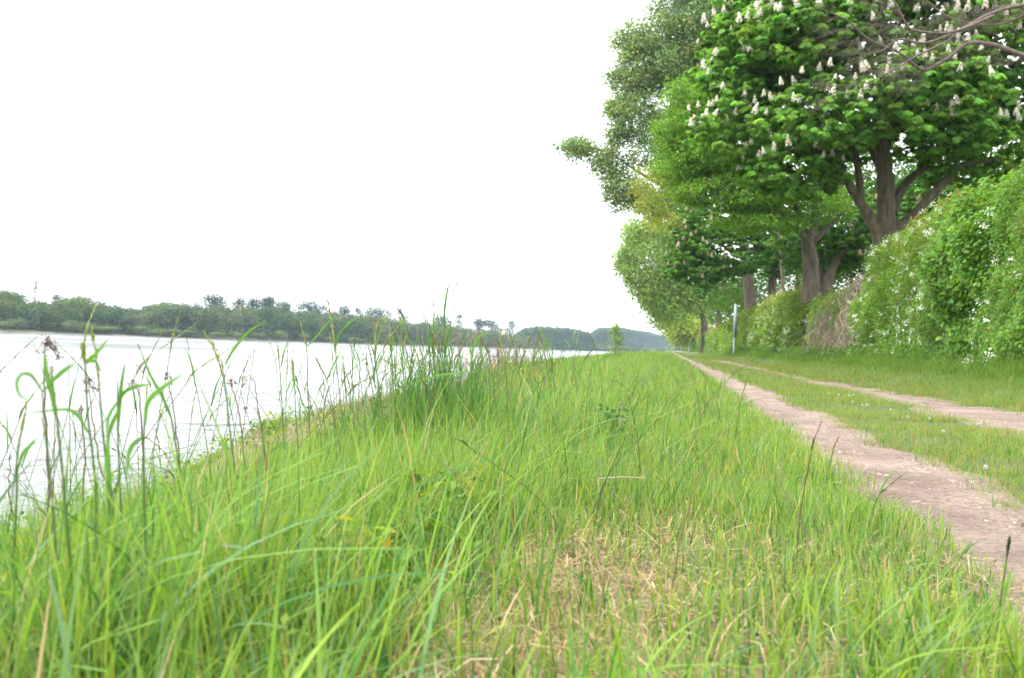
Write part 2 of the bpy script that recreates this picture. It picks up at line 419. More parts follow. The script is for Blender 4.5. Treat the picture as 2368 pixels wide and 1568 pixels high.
# tall meadow between the rut and the crest of the bank
def meadow_h(x, y):
    e = edge(y)
    h = .11 + .21 * sstep(.0, -.95, x)
    h = h * (1 - .35 * sstep(.45, .85, x)) 
    h = h - .045 * sstep(-2.2, -3.2, x) 
    h = np.where(y > 9, np.minimum(h + .05 * sstep(9, 25, y), .32), h)
    h = h * (.75 + .5 * vnoise(x, y, .5, 41))
    h = h * (1 - .45 * straw_mask(x, y))
    h = h * (1 - .35 * sstep(1.5, .8, y))
    rat = np.interp(y, [0, 3, 5, 8, 10, 13, 17, 28, 130], [2.95, 3.05, 3.0, 3.2, 3.5, 4.1, 5.6, 8.0, 12])
    room = .50 - np.abs(x) / rat - zg(x, y)
    h = np.minimum(h, np.maximum(room * (.75 + .45 * vnoise(x, y, .3, 42)), .05))
    return h
zones = [(-2.6, 1.0, .72, 2.2, 6000, 1.15, 6), (-2.9, 1.0, 2.2, 4.0, 5600, 1.0, 5), (-3.4, 1.0, 4.0, 7.0, 3000, 1.15, 5),
         (-4.3, 1.0, 7.0, 12.0, 1500, 1.5, 4), (-5.6, 1.1, 12.0, 24.0, 520, 2.3, 4), (-6.8, 1.2, 24.0, 55.0, 120, 4.2, 3), (-8.5, 1.2, 55.0, 260.0, 16, 9, 3)]
g = Geo()
G_FRESH = np.array([.118, .252, .038]); G_DEEP = np.array([.052, .150, .028]); G_BLUE = np.array([.140, .245, .082]); G_YEL = np.array([.21, .305, .034]); G_STRAW = np.array([.40, .31, .15])
def grass_cols(x, y, n, yel=.24, dry=.05):
    u = rng.random(n)[:, None]; pn = vnoise(x, y, .8, 51)[:, None]
    c = G_FRESH * (1 - pn) + (G_YEL * .5 + G_FRESH * .5) * pn
    r = rng.random(n)
    c = np.where((r < .22)[:, None], G_DEEP, c); c = np.where(((r > .22) & (r < .37))[:, None], G_BLUE, c)
    c = np.where(((r > .37) & (r < .37 + yel))[:, None], G_YEL, c)
    c = np.where((r > 1 - dry)[:, None], G_STRAW, c)
    c = c * (0.88 + .42 * u) * np.array([1.05, .985, 1.22])
    return c
for (x0, x1, y0, y1, dn, ws, rows) in zones:
    x, y = sample(x0, x1, y0, y1, dn)
    e = edge(y)
    keep = (x > e - .25 - .3 * rng.random(len(x))) & track_clear(x, y) & (x < tr1(y)[0] + .05)
    keep &= rng.random(len(x)) > .70 * straw_mask(x, y) + .34 * sstep(-.5, 0, x) * sstep(3.6, 2.2, y)
    x, y = x[keep], y[keep]; n_ = len(x)
    h = meadow_h(x, y) * np.clip(rng.normal(1, .26, n_), .35, 1.75)
    wd = np.clip(rng.gamma(5, .00075, n_), .0018, .009) * ws
    lean = np.clip(np.abs(rng.normal(.16, .22, n_)), 0, 1.2)
    az = rng.uniform(0, 6.28, n_)
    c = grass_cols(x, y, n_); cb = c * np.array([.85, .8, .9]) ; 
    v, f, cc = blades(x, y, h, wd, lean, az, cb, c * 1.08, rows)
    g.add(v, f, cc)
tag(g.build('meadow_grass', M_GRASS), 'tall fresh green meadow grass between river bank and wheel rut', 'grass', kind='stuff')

# broad arching blades mixed into the near meadow
g = Geo()
x, y = sample(-2.4, .4, .8, 5.5, 130)
kp = (x > edge(y) - .1) & (rng.random(len(x)) < (sstep(.1, -.8, x) + .06) * (1 - .8 * straw_mask(x, y)) * .8); x, y = x[kp], y[kp]; n_ = len(x)
h = rng.uniform(.22, .42, n_) * (1 - .4 * sstep(1.3, .8, y)) * (1 - .35 * sstep(-.5, .3, x)); wd = rng.uniform(.004, .0085, n_)
c = grass_cols(x, y, n_, .1, .02)
v, f, cc = blades(x, y, h, wd, rng.uniform(.05, 1.0, n_) ** 1.3, rng.uniform(0, 6.28, n_), c, c * 1.12, 9)
g.add(v, f, cc)
x, y = sample(-1.6, -.35, .95, 2.3, 480); n_ = len(x); c = grass_cols(x, y, n_, .12, .0) * np.array([.97, 1, 1.05])
v, f, cc = blades(x, y, rng.uniform(.13, .32, n_) * np.where(rng.random(n_) < .15, 1.3, 1), rng.uniform(.0045, .0095, n_), rng.uniform(.05, .55, n_), rng.uniform(0, 6.28, n_), c, c * 1.12, 9)
g.add(v, f, cc)
x, y = sample(.0, 1.0, 1.15, 2.3, 110); n_ = len(x); c = grass_cols(x, y, n_, .15, .0)
v, f, cc = blades(x, y, rng.uniform(.06, .17, n_), rng.uniform(.004, .008, n_), rng.uniform(.0, .6, n_), rng.uniform(0, 6.28, n_), c, c * 1.12, 7)
g.add(v, f, cc)
tag(g.build('broad_grass', M_GRASS), 'broad arching grass blades rising through the meadow on the left', 'grass', kind='stuff')

# short turf between the ruts and on the verge
g = Geo()
for (x0, x1, y0, y1, dn, ws, hh, rows) in [
        (1.0, 3.2, 1.8, 5.0, 6500, 1.0, .055, 4), (1.1, 3.2, 5.0, 10.0, 4200, 1.3, .06, 4), (1.1, 3.3, 10, 20, 1500, 1.9, .07, 3), (1.1, 3.4, 20, 45, 380, 3.2, .08, 3), (1.1, 3.5, 45, 160, 45, 7, .10, 3),
        (2.7, 7.4, 5.0, 10.0, 2600, 1.4, .085, 4), (2.7, 7.6, 10, 20, 1500, 1.9, .10, 3), (2.7, 7.6, 20, 45, 420, 3.2, .13, 3), (2.7, 7.0, 45, 160, 50, 7, .16, 3), (.9, 7, 160, 330, 8, 14, .18, 3)]:
    x, y = sample(x0, x1, y0, y1, dn)
    if x0 > 2.5: kp = (x > 3.05) & track_clear(x, y)
    else: kp = (x > tr1(y)[1] - .06) & (x <= 3.05) & track_clear(x, y)
    kp &= rng.random(len(x)) < .35 + .65 * sstep(.18, .55, vnoise(x, y, .35, 61))
    x, y = x[kp], y[kp]; n_ = len(x)
    h = hh * np.clip(rng.normal(1, .35, n_), .3, 2.2) * (.65 + .7 * vnoise(x, y, .45, 62)) * (1 + 1.0 * sstep(4.6, 6.6, x))
    wd = np.clip(rng.gamma(4, .0007, n_), .0015, .006) * ws
    c = grass_cols(x, y, n_, .2, .0) * .92
    dryp = (rng.random(n_) < .10 + .30 * vnoise(x, y, .6, 63) * sstep(4.8, 3.9, x))[:, None]
    c = np.where(dryp, np.array([.30, .22, .09]) * (.8 + .4 * rng.random(n_))[:, None], c)
    v, f, cc = blades(x, y, h, wd, np.abs(rng.normal(.45, .35, n_)), rng.uniform(0, 6.28, n_), c * .85, c * 1.05, rows)
    g.add(v, f, cc)
tag(g.build('verge_grass', M_GRASS), 'short yellowish green turf between and beside the wheel ruts', 'grass', kind='stuff')

# dry straw thatch
g = Geo()
x, y = sample(-2.0, 1.0, .9, 5.5, 5200)
sm = straw_mask(x, y)
kp = (rng.random(len(x)) < .06 + .36 * sstep(-.6, -.1, x) * sstep(4.5, 2, y) + .95 * sm) & (x < tr1(y)[0] + .03); x, y = x[kp], y[kp]; n_ = len(x)
ln = rng.uniform(.02, .09, n_); a = rng.uniform(0, 6.28, n_); tl = np.abs(rng.normal(0, .35, n_)); z0 = zg(x, y) + rng.uniform(-.005, .03, n_)
d = np.stack([np.cos(a) * np.cos(tl), np.sin(a) * np.cos(tl), np.sin(tl)], 1) * ln[:, None]
p0 = np.stack([x, y, z0], 1); wv = np.stack([-np.sin(a), np.cos(a), rng.normal(0, .4, n_)], 1) * rng.uniform(.0005, .0014, n_)[:, None]
bend = np.array([0, 0, 1.0]) * (ln * rng.normal(.05, .08, n_))[:, None]
v = np.stack([p0 - wv, p0 + wv, p0 + d * .5 + wv + bend, p0 + d * .5 - wv + bend, p0 + d + wv * .5, p0 + d - wv * .5], 1).reshape(-1, 3)
i = np.arange(n_) * 6
f = np.stack([np.stack([i, i + 1, i + 2, i + 3], -1), np.stack([i + 3, i + 2, i + 4, i + 5], -1)], 1).reshape(-1, 4)
c = jitter_tint((.33, .24, .13), n_, .28, .07); r = rng.random(n_)
c[r < .18] = np.array([.22, .12, .075]); c[(r > .18) & (r < .3)] = np.array([.42, .35, .22])
g.add(v, f, np.repeat(c, 6, 0))
# standing dry stubble
x, y = sample(-1.6, .95, 1.0, 5.0, 900); kp = rng.random(len(x)) < straw_mask(x, y) + .05; x, y = x[kp], y[kp]; n_ = len(x)
c = jitter_tint((.38, .27, .14), n_, .25, .07)
v, f, cc = blades(x, y, rng.uniform(.04, .12, n_), rng.uniform(.0012, .003, n_), rng.uniform(0, .8, n_), rng.uniform(0, 6.28, n_), c, c, 4)
g.add(v, f, cc)
# litter on the rut
x, y = sample(.75, 3.7, 1.8, 9, 1500); kp = ~track_clear(x, y); x, y = x[kp], y[kp]; n_ = len(x)
c = jitter_tint((.30, .19, .12), n_, .3, .07)
v, f, cc = blades(x, y, rng.uniform(.02, .06, n_), rng.uniform(.001, .0025, n_), np.full(n_, 1.5), rng.uniform(0, 6.28, n_), c, c, 3, z=zg(x, y) + .012)
v = v.reshape(n_, -1, 3); v[..., 2] = (zg(x, y) + .016)[:, None] + (v[..., 2] - v[:, :1, 2]) * .12; g.add(v.reshape(-1, 3), f, cc)
tag(g.build('straw', M_DRY), 'dry beige straw lying under the thin grass and in the rut', 'straw', kind='stuff')

# dry brush over the stony river slope
g = Geo()
for (x0, x1, y0, y1, dn, ws) in [(-5, -1.5, 2, 5, 900, 1), (-5, -1.5, 5, 14, 1100, 1.2), (-8, -2, 14, 20, 350, 1.6), (-10, -3, 20, 60, 60, 3.5), (-14, -4.5, 60, 200, 6, 8)]:
    x, y = sample(x0, x1, y0, y1, dn); d = edge(y) - x
    kp = (d > -.25) & (d < 5.2); x, y, d = x[kp], y[kp], d[kp]; n_ = len(x)
    c = jitter_tint((.27, .185, .14), n_, .25, .06); r = rng.random(n_) < .38 * sstep(3, .3, d) + .12
    c[r] = jitter_tint((.17, .25, .05), r.sum(), .2, .1)
    v, f, cc = blades(x, y, rng.uniform(.04, .13, n_) * (1 + .8 * (y > 14)), rng.uniform(.0015, .004, n_) * ws, rng.uniform(.1, 1.2, n_), rng.uniform(0, 6.28, n_), c, c, 4)
    g.add(v, f, cc)
tag(g.build('bank_brush', M_DRY), 'dry pinkish brown brush covering the slope down to the river', 'dry brush', kind='stuff')

# leafy weeds along the crest and in the left corner
g = Geo()
cl = []
for _ in range(520):
    y_ = rng.uniform(1.1, 34) ** 1.0 if rng.random() < .6 else rng.uniform(1.0, 7)
    x_ = edge(y_) + rng.normal(.0, .28); cl.append((x_ - (1.0 if 6 < y_ < 13 else 0) * (rng.random() < .6), y_, rng.uniform(.08, .26) * (.4 if 5 < y_ < 14 else 1), .0))
for _ in range(420):
    y_ = rng.uniform(1.25, 2.8); x_ = rng.uniform(-2.0, -.5); cl.append((x_, y_, rng.uniform(.05, .22), 1))
for (x_, y_, h_, k_) in cl:
    if not seen(np.array([x_]), np.array([y_]), np.array([.1]))[0]: continue
    nl = int(26 + 30 * rng.random()); z_ = float(zg(x_, y_))
    base_p = np.array([x_, y_, z_]); tip_p = base_p + np.array([rng.normal(0, .05), rng.normal(0, .05), h_])
    t = rng.random(nl)[:, None]
    c0 = base_p * (1 - t) + tip_p * t + rng.normal(0, .035, (nl, 3)) * [1, 1, .5]
    tt = [(.16, .25, .035), (.11, .22, .035), (.22, .27, .04), (.075, .16, .03)][int(rng.integers(4))]
    tn = jitter_tint(tt, nl, .16, .1)
    if rng.random() < .12: tn[:nl // 3] = jitter_tint((.24, .23, .06), nl // 3, .2, .1)
    v, f, c = leaf_quads(c0, rng.uniform(.018, .05, nl) * (.55 if y_ < 1.7 else 1), rng.normal(0, .5, (nl, 3)) + [0, 0, 1], tn, .6)
    g.add(v, f, c)
tag(g.build('weeds', M_LEAF), 'low leafy yellow green weeds matted along the crest of the bank', 'weeds', kind='stuff')

#PART2
# ------------------------------------------------------------------ trees on the near side
def lob(px, py, d, rx, ry, rz): return (P(px, py, d), np.array([rx, ry, rz]))

def crown_points(lobes, n, thin=.17, inner=.12, holes=.35, hs=1.6):
    area = np.array([(r[0] * r[1] * r[2]) ** (2 / 3) for _, r in lobes]); pick = rng.choice(len(lobes), n, p=area / area.sum())
    C = np.array([c for c, _ in lobes])[pick]; Rr = np.array([r for _, r in lobes])[pick]
    d = unit(rng.normal(size=(n, 3)))
    rr = 1 - np.abs(rng.normal(0, thin, n)); q = rng.random(n) < inner; rr[q] = rng.uniform(.3, .9, q.sum())
    bump = 1 + .16 * np.sin(d[:, 0] * 5 + pick) * np.sin(d[:, 1] * 6 + 2 * pick) + .12 * np.sin(d[:, 2] * 9 + pick * 3 + d[:, 0] * 4)
    p = C + d * Rr * (rr * bump)[:, None]
    hn = vnoise(p[:, 0] + p[:, 1] * .6, p[:, 2] * 1.3 + p[:, 1] * .5, hs, 71)
    ok = hn > holes * .9 * rng.random(n) + holes * .25
    return p[ok], d[ok]

def grow(geo, nodes, rads, hubs, rt=.02, c=(.2, .17, .13), sag=.1, n=5):
    N = [np.asarray(q, float) for q in nodes]; Rd = list(rads)
    order = np.argsort(np.linalg.norm(hubs - N[0], axis=1))
    for h in hubs[order]:
        A_ = np.array(N); dv = h - A_; ds = np.linalg.norm(dv, axis=1)
        cost = ds + 1.0 * np.maximum(0, -dv[:, 2]) + .15 * (np.array(Rd) < .03)
        k_ = int(np.argmin(cost)); L_ = ds[k_]
        if L_ < .15: continue
        mid = (N[k_] + h) / 2 + np.array([0, 0, sag * L_]) + rng.normal(0, .06 * L_, 3)
        pts = curve([N[k_], mid, h], 5)
        r0 = min(Rd[k_] * .75, .02 + .022 * L_ + rt); rr = np.linspace(r0, rt * .7, len(pts))
        geo.tube(pts, rr, c, n)
        for p_, r_ in list(zip(pts, rr))[2::2]: N.append(p_); Rd.append(r_)

def tree(name, label, cat, trunk, limbs, lobes, mat_bark, leaves, ncl, nhub=60, group=None, bark=(.2, .17, .13), hub_in=.82, ground_x=None, mat_leaf=None, **kw):
    """trunk / limbs: lists of (px, py, depth, width_px)"""
    base = P(*trunk[0][:3]); bz = float(zg(np.array([base[0]]), np.array([base[1]]))[0])
    root = thing(name, (base[0], base[1], bz), label, cat, group)
    g = Geo(); nodes = []; rads = []
    tp = [np.array([base[0], base[1], bz - .25]), np.array([base[0], base[1], bz + .5])]; tw = [trunk[0][3] * 1.35, trunk[0][3] * 1.05]
    for a, b, d, w_ in trunk: 
        q = P(a, b, d)
        if q[2] > bz + .9: tp.append(q); tw.append(w_)
    def put(pl, wl, ns, dref):
        c_ = curve(pl, 6); wv = np.interp(np.linspace(0, len(pl) - 1, len(c_)), np.arange(len(pl)), wl) * dref / FPX / 2 * .84
        wv = wv * (1 + .06 * np.sin(np.arange(len(c_)) * 1.7))
        g.tube(c_, wv, bark, ns); nodes.extend(list(c_[2:])); rads.extend(list(wv[2:]))
    put(tp, tw, 14, trunk[0][2]); nodes[:] = nodes[len(nodes) // 3:]; rads[:] = rads[len(rads) // 3:]
    for lm in limbs: put([P(a, b, d) for a, b, d, w_ in lm], [q[3] for q in lm], 8, lm[0][2])
    p, nr_ = crown_points(lobes, ncl, **kw)
    if nhub:
        ctr = np.mean([c for c, _ in lobes], axis=0)
        hubs = p[rng.choice(len(p), min(nhub, len(p)), replace=False)]
        hubs = ctr + (hubs - ctr) * hub_in
        grow(g, nodes, rads, hubs, .02 * trunk[0][2] / 45, bark)
    g.build('trunk', mat_bark, root, smooth=True)
    v, f, c = leaves(p, nr_)
    make_mesh('crown', v, f, mat_leaf or M_LEAF, c, root)
    return root, p, nr_

def small_leaves(per, sig, size, tint, flat=.5, amt=.18, tip=None, tipf=0):
    def fn(p, nr_):
        n_ = len(p); k_ = n_ * per
        c = np.repeat(p, per, 0) + rng.normal(0, sig, (k_, 3)) * [1, 1, flat]
        t1 = np.repeat(jitter_tint(tint, n_, amt, .09), per, 0) * (1 + rng.normal(0, .12, (k_, 1)))
        if tip is not None:
            q = np.repeat(rng.random(n_) < tipf, per); t1[q] = jitter_tint(tip, q.sum(), .2, .1)
        nn = np.repeat(nr_, per, 0) * .5 + [0, 0, .6] + rng.normal(0, .55, (k_, 3))
        return leaf_quads(c, rng.uniform(.6, 1.3, k_) * size, nn, np.clip(t1, .005, .8), .65)
    return fn

def palmate(nleaf, length, tint, amt=.2, young=None):
    """whorls of drooping palmate leaves"""
    def fn(p, nr_):
        V = []; F = []; Cc = []; n_ = len(p); tot = 0
        tt = jitter_tint(tint, n_, amt, .07)
        for j in range(nleaf):
            a = rng.uniform(0, 6.28, n_); hd = np.stack([np.cos(a), np.sin(a), rng.uniform(-.5, .1, n_)], 1)
            hd = unit(hd + nr_ * .45)
            c0 = p + hd * length * rng.uniform(.3, .9, n_)[:, None] - [0, 0, .06]
            sz = length * rng.uniform(.7, 1.2, n_)
            side = unit(np.cross(hd, [0, 0, 1.0])); nrm = unit(np.cross(side, hd))
            tl = tt * (1 + rng.normal(0, .1, (n_, 1)))
            for q, fa in enumerate((-1.35, -.8, -.27, .27, .8, 1.35)):
                dr = unit(hd * math.cos(fa) + side * math.sin(fa) - np.array([0, 0, 1.25]) * rng.uniform(.45, 1.5, n_)[:, None])
                n0 = hd * .55 + [0, 0, .8] + rng.normal(0, .12, (n_, 3)); n0 = n0 - dr * (n0 * dr).sum(1)[:, None]
                s_ = sz * (1 - .25 * abs(fa) / 1.35)
                v, f, c = leaf_quads(c0, s_, n0, tl, .54, .05, dr)
                # obovate: move the wide point toward the tip
                vv = v.reshape(-1, 4, 3); u = unit(dr) * (s_ * .12)[:, None]; vv[:, 1] += u; vv[:, 3] += u
                V.append(v); F.append(f + tot); Cc.append(c); tot += len(v)
        return np.concatenate(V), np.concatenate(F), np.clip(np.concatenate(Cc), .005, .8)
    return fn

def candle_mesh(name, h, r, tint):
    n_ = 190; t = rng.random(n_) ** .8; rr = r * (1 - t) ** .85 * (.75 + .3 * rng.random(n_)) + .008
    a = rng.uniform(0, 6.28, n_)
    c = np.stack([np.cos(a) * rr, np.sin(a) * rr, t * h], 1)
    tn = jitter_tint(tint, n_, .14, .03); q = rng.random(n_) < .16; tn[q] = jitter_tint((.52, .36, .24), q.sum(), .15, .05)
    nn = np.stack([np.cos(a), np.sin(a), rng.uniform(-.2, .8, n_)], 1) + rng.normal(0, .4, (n_, 3))
    v, f, cc = leaf_quads(c - 0, h * .155 * rng.uniform(.7, 1.2, n_), nn, tn, .9, .02)
    g = Geo(); g.add(v, f, cc); g.tube([(0, 0, -.12), (0, 0, h * .5), (0, 0, h)], [.008, .006, .003], (.12, .2, .05), 5)
    me = g.build(name, M_PETAL).data
    bpy.data.objects.remove(bpy.data.objects[name]); return me

def candles(root, p, nr_, count, parts, meshes, tint_label=None, minz=-.2, rank=None):
    toC = unit(CAM - p); vis = (nr_ * toC).sum(1)
    a, b, d = proj(p); inf = (a > -40) & (a < W0 + 40) & (b > -30) & (b < H0)
    score = .25 * np.clip(vis, -.5, .4) + rng.normal(0, .35, len(p)) + inf * 4.0
    ok = (nr_[:, 2] > minz)
    cell = np.floor(a / 12) * 1000 + np.floor(b / 12); mind = {}
    for ce, de in zip(cell, d): mind[ce] = min(mind.get(ce, 1e9), de)
    ok &= np.array([de < mind[ce] + 1.3 for ce, de in zip(cell, d)])
    idx = np.argsort(-np.where(ok, score, -9))
    taken = []; out_ = []
    for k_ in idx:
        if len(out_) >= count: break
        if all(np.sum((p[k_] - q) ** 2) > .29 ** 2 for q in taken): taken.append(p[k_]); out_.append(k_)
    rest = Geo(); rn = 0
    for j, k_ in enumerate(out_):
        loc = p[k_] + np.array([0, 0, .24]) + nr_[k_] * .12 + toC[k_] * .55
        rot = Matrix.Rotation(rng.normal(0, .16), 4, 'X') @ Matrix.Rotation(rng.normal(0, .16), 4, 'Y') @ Matrix.Rotation(rng.uniform(0, 6), 4, 'Z')
        sc = rng.uniform(.6, .95)
        me = meshes[j % len(meshes)]
        if j < parts:
            o = bpy.data.objects.new('flower_candle', me); col.objects.link(o); o.parent = root
            o.matrix_local = Matrix.Translation(Vector(loc) - root.location) @ rot @ Matrix.Scale(sc, 4)
        else:
            nv = len(me.vertices); co = np.empty(nv * 3, np.float32); me.vertices.foreach_get('co', co); co = co.reshape(-1, 3) * sc
            M3 = np.array(rot.to_3x3()); co = co @ M3.T + loc
            nf = len(me.polygons); fi = np.empty(nf * 4, np.int32); me.loops.foreach_get('vertex_index', fi)
            cc = np.empty(nv * 4, np.float32); me.color_attributes['tint'].data.foreach_get('color', cc)
            rest.add(co, fi.reshape(-1, 4), cc.reshape(-1, 4)[:, :3]); rn += 1
    if rn: tag(rest.build('flower_candles', M_PETAL, root), kind='stuff')

CW = [candle_mesh('cm', h, r, (.86, .82, .70)) for h, r in ((.34, .115), (.30, .11), (.37, .12))]
CP = [candle_mesh('cm', h, r, (.62, .44, .36)) for h, r in ((.36, .13), (.40, .14))]
CHEST = (.132, .275, .040)

# the big flowering chestnut
d0 = 39.0
rt, p, nr_ = tree('chestnut_tree', 'largest chestnut tree, covered with cream flower candles, forked trunk rising behind the hedge', 'tree',
    [(2032, 800, d0, 62), (2036, 700, d0, 58), (2042, 600, d0, 58), (2047, 545, d0, 68), (2049, 480, d0, 50), (2046, 400, d0, 45), (2040, 320, d0, 40), (2046, 200, d0, 30), (2040, 60, d0, 20), (2030, -100, d0, 10)],
    [[(2035, 545, d0, 36), (1998, 482, d0 - .3, 28), (1970, 440, d0 - .6, 22), (1945, 395, d0 - 1, 16), (1890, 350, d0 - 1.4, 8)],
     [(1992, 475, d0, 22), (1985, 400, d0, 20), (1976, 330, d0 + .3, 17), (1972, 250, d0 + .4, 12), (1950, 150, d0 + .5, 7)],
     [(2062, 535, d0, 34), (2110, 500, d0 - .3, 24), (2150, 455, d0 - .6, 22), (2190, 418, d0 - .8, 20), (2220, 385, d0 - 1, 14), (2290, 372, d0 - 1.4, 7)],
     [(2062, 490, d0, 32), (2090, 430, d0 + .5, 24), (2140, 385, d0 + 1, 18), (2210, 335, d0 + 1.5, 10)],
     [(2045, 420, d0, 20), (2010, 330, d0 + 1, 12), (2000, 220, d0 + 1.6, 8)]],
    [lob(2040, 95, d0 + .8, 6.0, 5.6, 4.5), lob(1735, 300, d0, 2.2, 2.2, .95), lob(1770, 60, d0, 2.0, 2.2, 1.9), lob(1700, 180, d0, 1.2, 1.5, 1.1), lob(1830, 390, d0 - .5, 1.9, 2.2, 1.0),
     lob(2290, 330, d0, 2.6, 3.0, 1.6), lob(2110, -190, d0, 5.5, 5, 3), lob(1930, 250, d0 - 3.6, 2.2, 1.4, 1.1), lob(2150, 190, d0 - 4.2, 2.4, 1.4, 1.3), lob(1880, 60, d0 - 3.2, 2.4, 1.5, 1.3),
     lob(2330, 120, d0 - 1, 3, 3, 2.5), lob(2230, 290, d0 - 3.5, 1.6, 1.2, .6), lob(1960, -60, d0 - 2, 3, 2.5, 2)],
    M_BARK, palmate(6, .25, CHEST, .30), 9000, 120, thin=.12, inner=.25, holes=.30, hs=.75)
candles(rt, p, nr_, 420, 100, CW)

# layered hornbeam
d1 = 53.0
tree('hornbeam_tree', 'wide hornbeam tree with layered fresh green foliage on a thick straight trunk', 'tree',
    [(1868, 800, d1, 36), (1870, 740, d1, 44), (1874, 660, d1, 46), (1874, 600, d1, 42), (1868, 555, d1, 36), (1886, 500, d1, 22), (1880, 400, d1 + .6, 14), (1850, 280, d1 + 1, 7)],
    [[(1868, 560, d1, 22), (1845, 530, d1 - .5, 18), (1800, 485, d1 - 1, 12), (1735, 432, d1 - 1.3, 7)], [(1872, 545, d1, 18), (1830, 460, d1, 12), (1770, 370, d1, 8), (1700, 290, d1, 5)],
     [(1880, 560, d1, 16), (1920, 520, d1, 12), (1960, 480, d1, 6)]],
    [lob(1700, 300, d1, 3.9, 3.6, 3.0), lob(1610, 370, d1, 2.0, 2.6, 1.3), lob(1690, 450, d1 - 1, 3.0, 2.6, .8), lob(1830, 470, d1, 3.2, 3, 1.0), lob(1640, 225, d1, 2.3, 2.4, 1.2), lob(1570, 300, d1, 1.2, 1.8, .9), lob(1760, 520, d1 - 1, 2.2, 2, .5), lob(1680, 400, d1 + 1.5, 3.0, 2, 1.6)],
    M_BARKG, small_leaves(14, .26, .15, (.125, .25, .032), .3, .24), 5600, 90, thin=.16, inner=.15, holes=.33, hs=.7)

# darker chestnut behind it
d2 = 57.0
rt, p, nr_ = tree('chestnut_tree', 'shady chestnut tree with a leaning trunk close behind the hornbeam trunk, few pinkish candles', 'tree',
    [(1908, 800, d2, 46), (1906, 700, d2, 42), (1912, 650, d2, 38), (1932, 605, d2, 26), (1968, 565, d2, 16), (2020, 520, d2, 8)], [[(1908, 680, d2, 26), (1895, 620, d2, 18), (1890, 560, d2, 10)]],
    [lob(1990, 520, d2 + 1, 3.6, 3, 1.9), lob(1900, 570, d2 + 1, 2.4, 2, 1.3), lob(2120, 470, d2 + 2, 3.2, 3, 1.8)],
    M_BARKG, palmate(5, .26, (.085, .195, .028)), 1500, 40, thin=.2, inner=.2, holes=.3, hs=.8)
candles(rt, p, nr_, 14, 14, CP, minz=-1)

# pink-candled chestnuts further along
d3 = 80.0
rt, p, nr_ = tree('chestnut_tree', 'mid distance chestnut tree with drooping pinkish candles below the layered hornbeam crown', 'tree',
    [(1786, 790, d3, 24), (1786, 700, d3, 22), (1786, 640, d3, 22), (1792, 590, d3, 12), (1780, 520, d3, 7)],
    [[(1786, 650, d3, 12), (1760, 600, d3, 9), (1700, 560, d3, 5)], [(1788, 650, d3, 12), (1820, 590, d3, 8), (1860, 550, d3, 4)]],
    [lob(1720, 560, d3, 4.8, 4.5, 2.4), lob(1740, 505, d3 + 2, 4.0, 3, 1.8), lob(1590, 520, d3, 1.5, 2.2, 2.3), lob(1620, 610, d3, 2.6, 3, 1.5), lob(1830, 580, d3, 3.0, 3, 1.7), lob(1570, 600, d3 - 1, 1.0, 1.5, 1.0)],
    M_BARK, palmate(5, .30, (.095, .21, .03)), 2600, 50, thin=.16, inner=.16, holes=.33, hs=1.0)
candles(rt, p, nr_, 60, 60, CP, minz=-.9)
d4 = 135.0
rt, p, nr_ = tree('chestnut_tree', 'farthest chestnut tree, its low crown with pale candles hanging left of the tall white post', 'tree',
    [(1663, 800, d4, 16), (1664, 760, d4, 17), (1662, 730, d4, 15), (1660, 690, d4, 8)], [],
    [lob(1665, 668, d4, 3.3, 3.8, 2.4), lob(1640, 640, d4, 2.5, 2.6, 2.1), lob(1700, 690, d4, 2.1, 2.6, 1.7), lob(1700, 640, d4 + 2, 3.9, 3.9, 2.6)],
    M_BARK, palmate(5, .34, (.095, .21, .03)), 1200, 20, thin=.18, inner=.15, holes=.3, hs=1.2)
candles(rt, p, nr_, 26, 26, CP, minz=-.9)

# tall poplar behind
d5 = 88.0
tree('poplar_tree', 'tallest grey green poplar, one bough reaching far left into the sky', 'tree',
    [(1742, 800, d5, 34), (1735, 700, d5, 32), (1720, 560, d5, 28), (1690, 420, d5, 24), (1650, 280, d5, 18), (1620, 120, d5, 12), (1610, -40, d5, 7)],
    [[(1715, 540, d5, 16), (1600, 470, d5, 12), (1480, 400, d5, 8), (1400, 350, d5, 5), (1310, 335, d5, 3)], [(1690, 430, d5, 14), (1600, 330, d5, 9), (1500, 250, d5, 5), (1440, 200, d5, 3)],
     [(1655, 290, d5, 12), (1560, 180, d5, 8), (1480, 90, d5, 4)], [(1640, 480, d5, 8), (1540, 450, d5, 6), (1440, 440, d5, 3)]],
    [lob(1610, 40, d5, 4.4, 4.4, 4.2), lob(1520, 150, d5, 3.6, 4, 2.4), lob(1470, 250, d5, 2.6, 3, 2.2), lob(1330, 343, d5, 1.5, 1.8, 1.0), lob(1410, 375, d5, 1.7, 2, 1.6), lob(1440, 440, d5, 1.9, 2, 1.8),
     lob(1470, 95, d5, 2.1, 2.2, 1.5), lob(1560, 330, d5, 4.2, 4, 3.6), lob(1425, 180, d5, 1.0, 1.2, .9), lob(1540, 470, d5, 3, 3, 1.2), lob(1660, 200, d5, 4.5, 4.5, 4.5), lob(1580, -80, d5, 4, 4, 2.6), lob(1425, 250, d5, .8, 1, .6), lob(1430, 310, d5, 1.2, 1.4, .8)],
    M_BARKG, small_leaves(26, .42, .235, (.175, .262, .105), .75, .2), 5200, 110, thin=.25, inner=.25, holes=.38, hs=1.3)
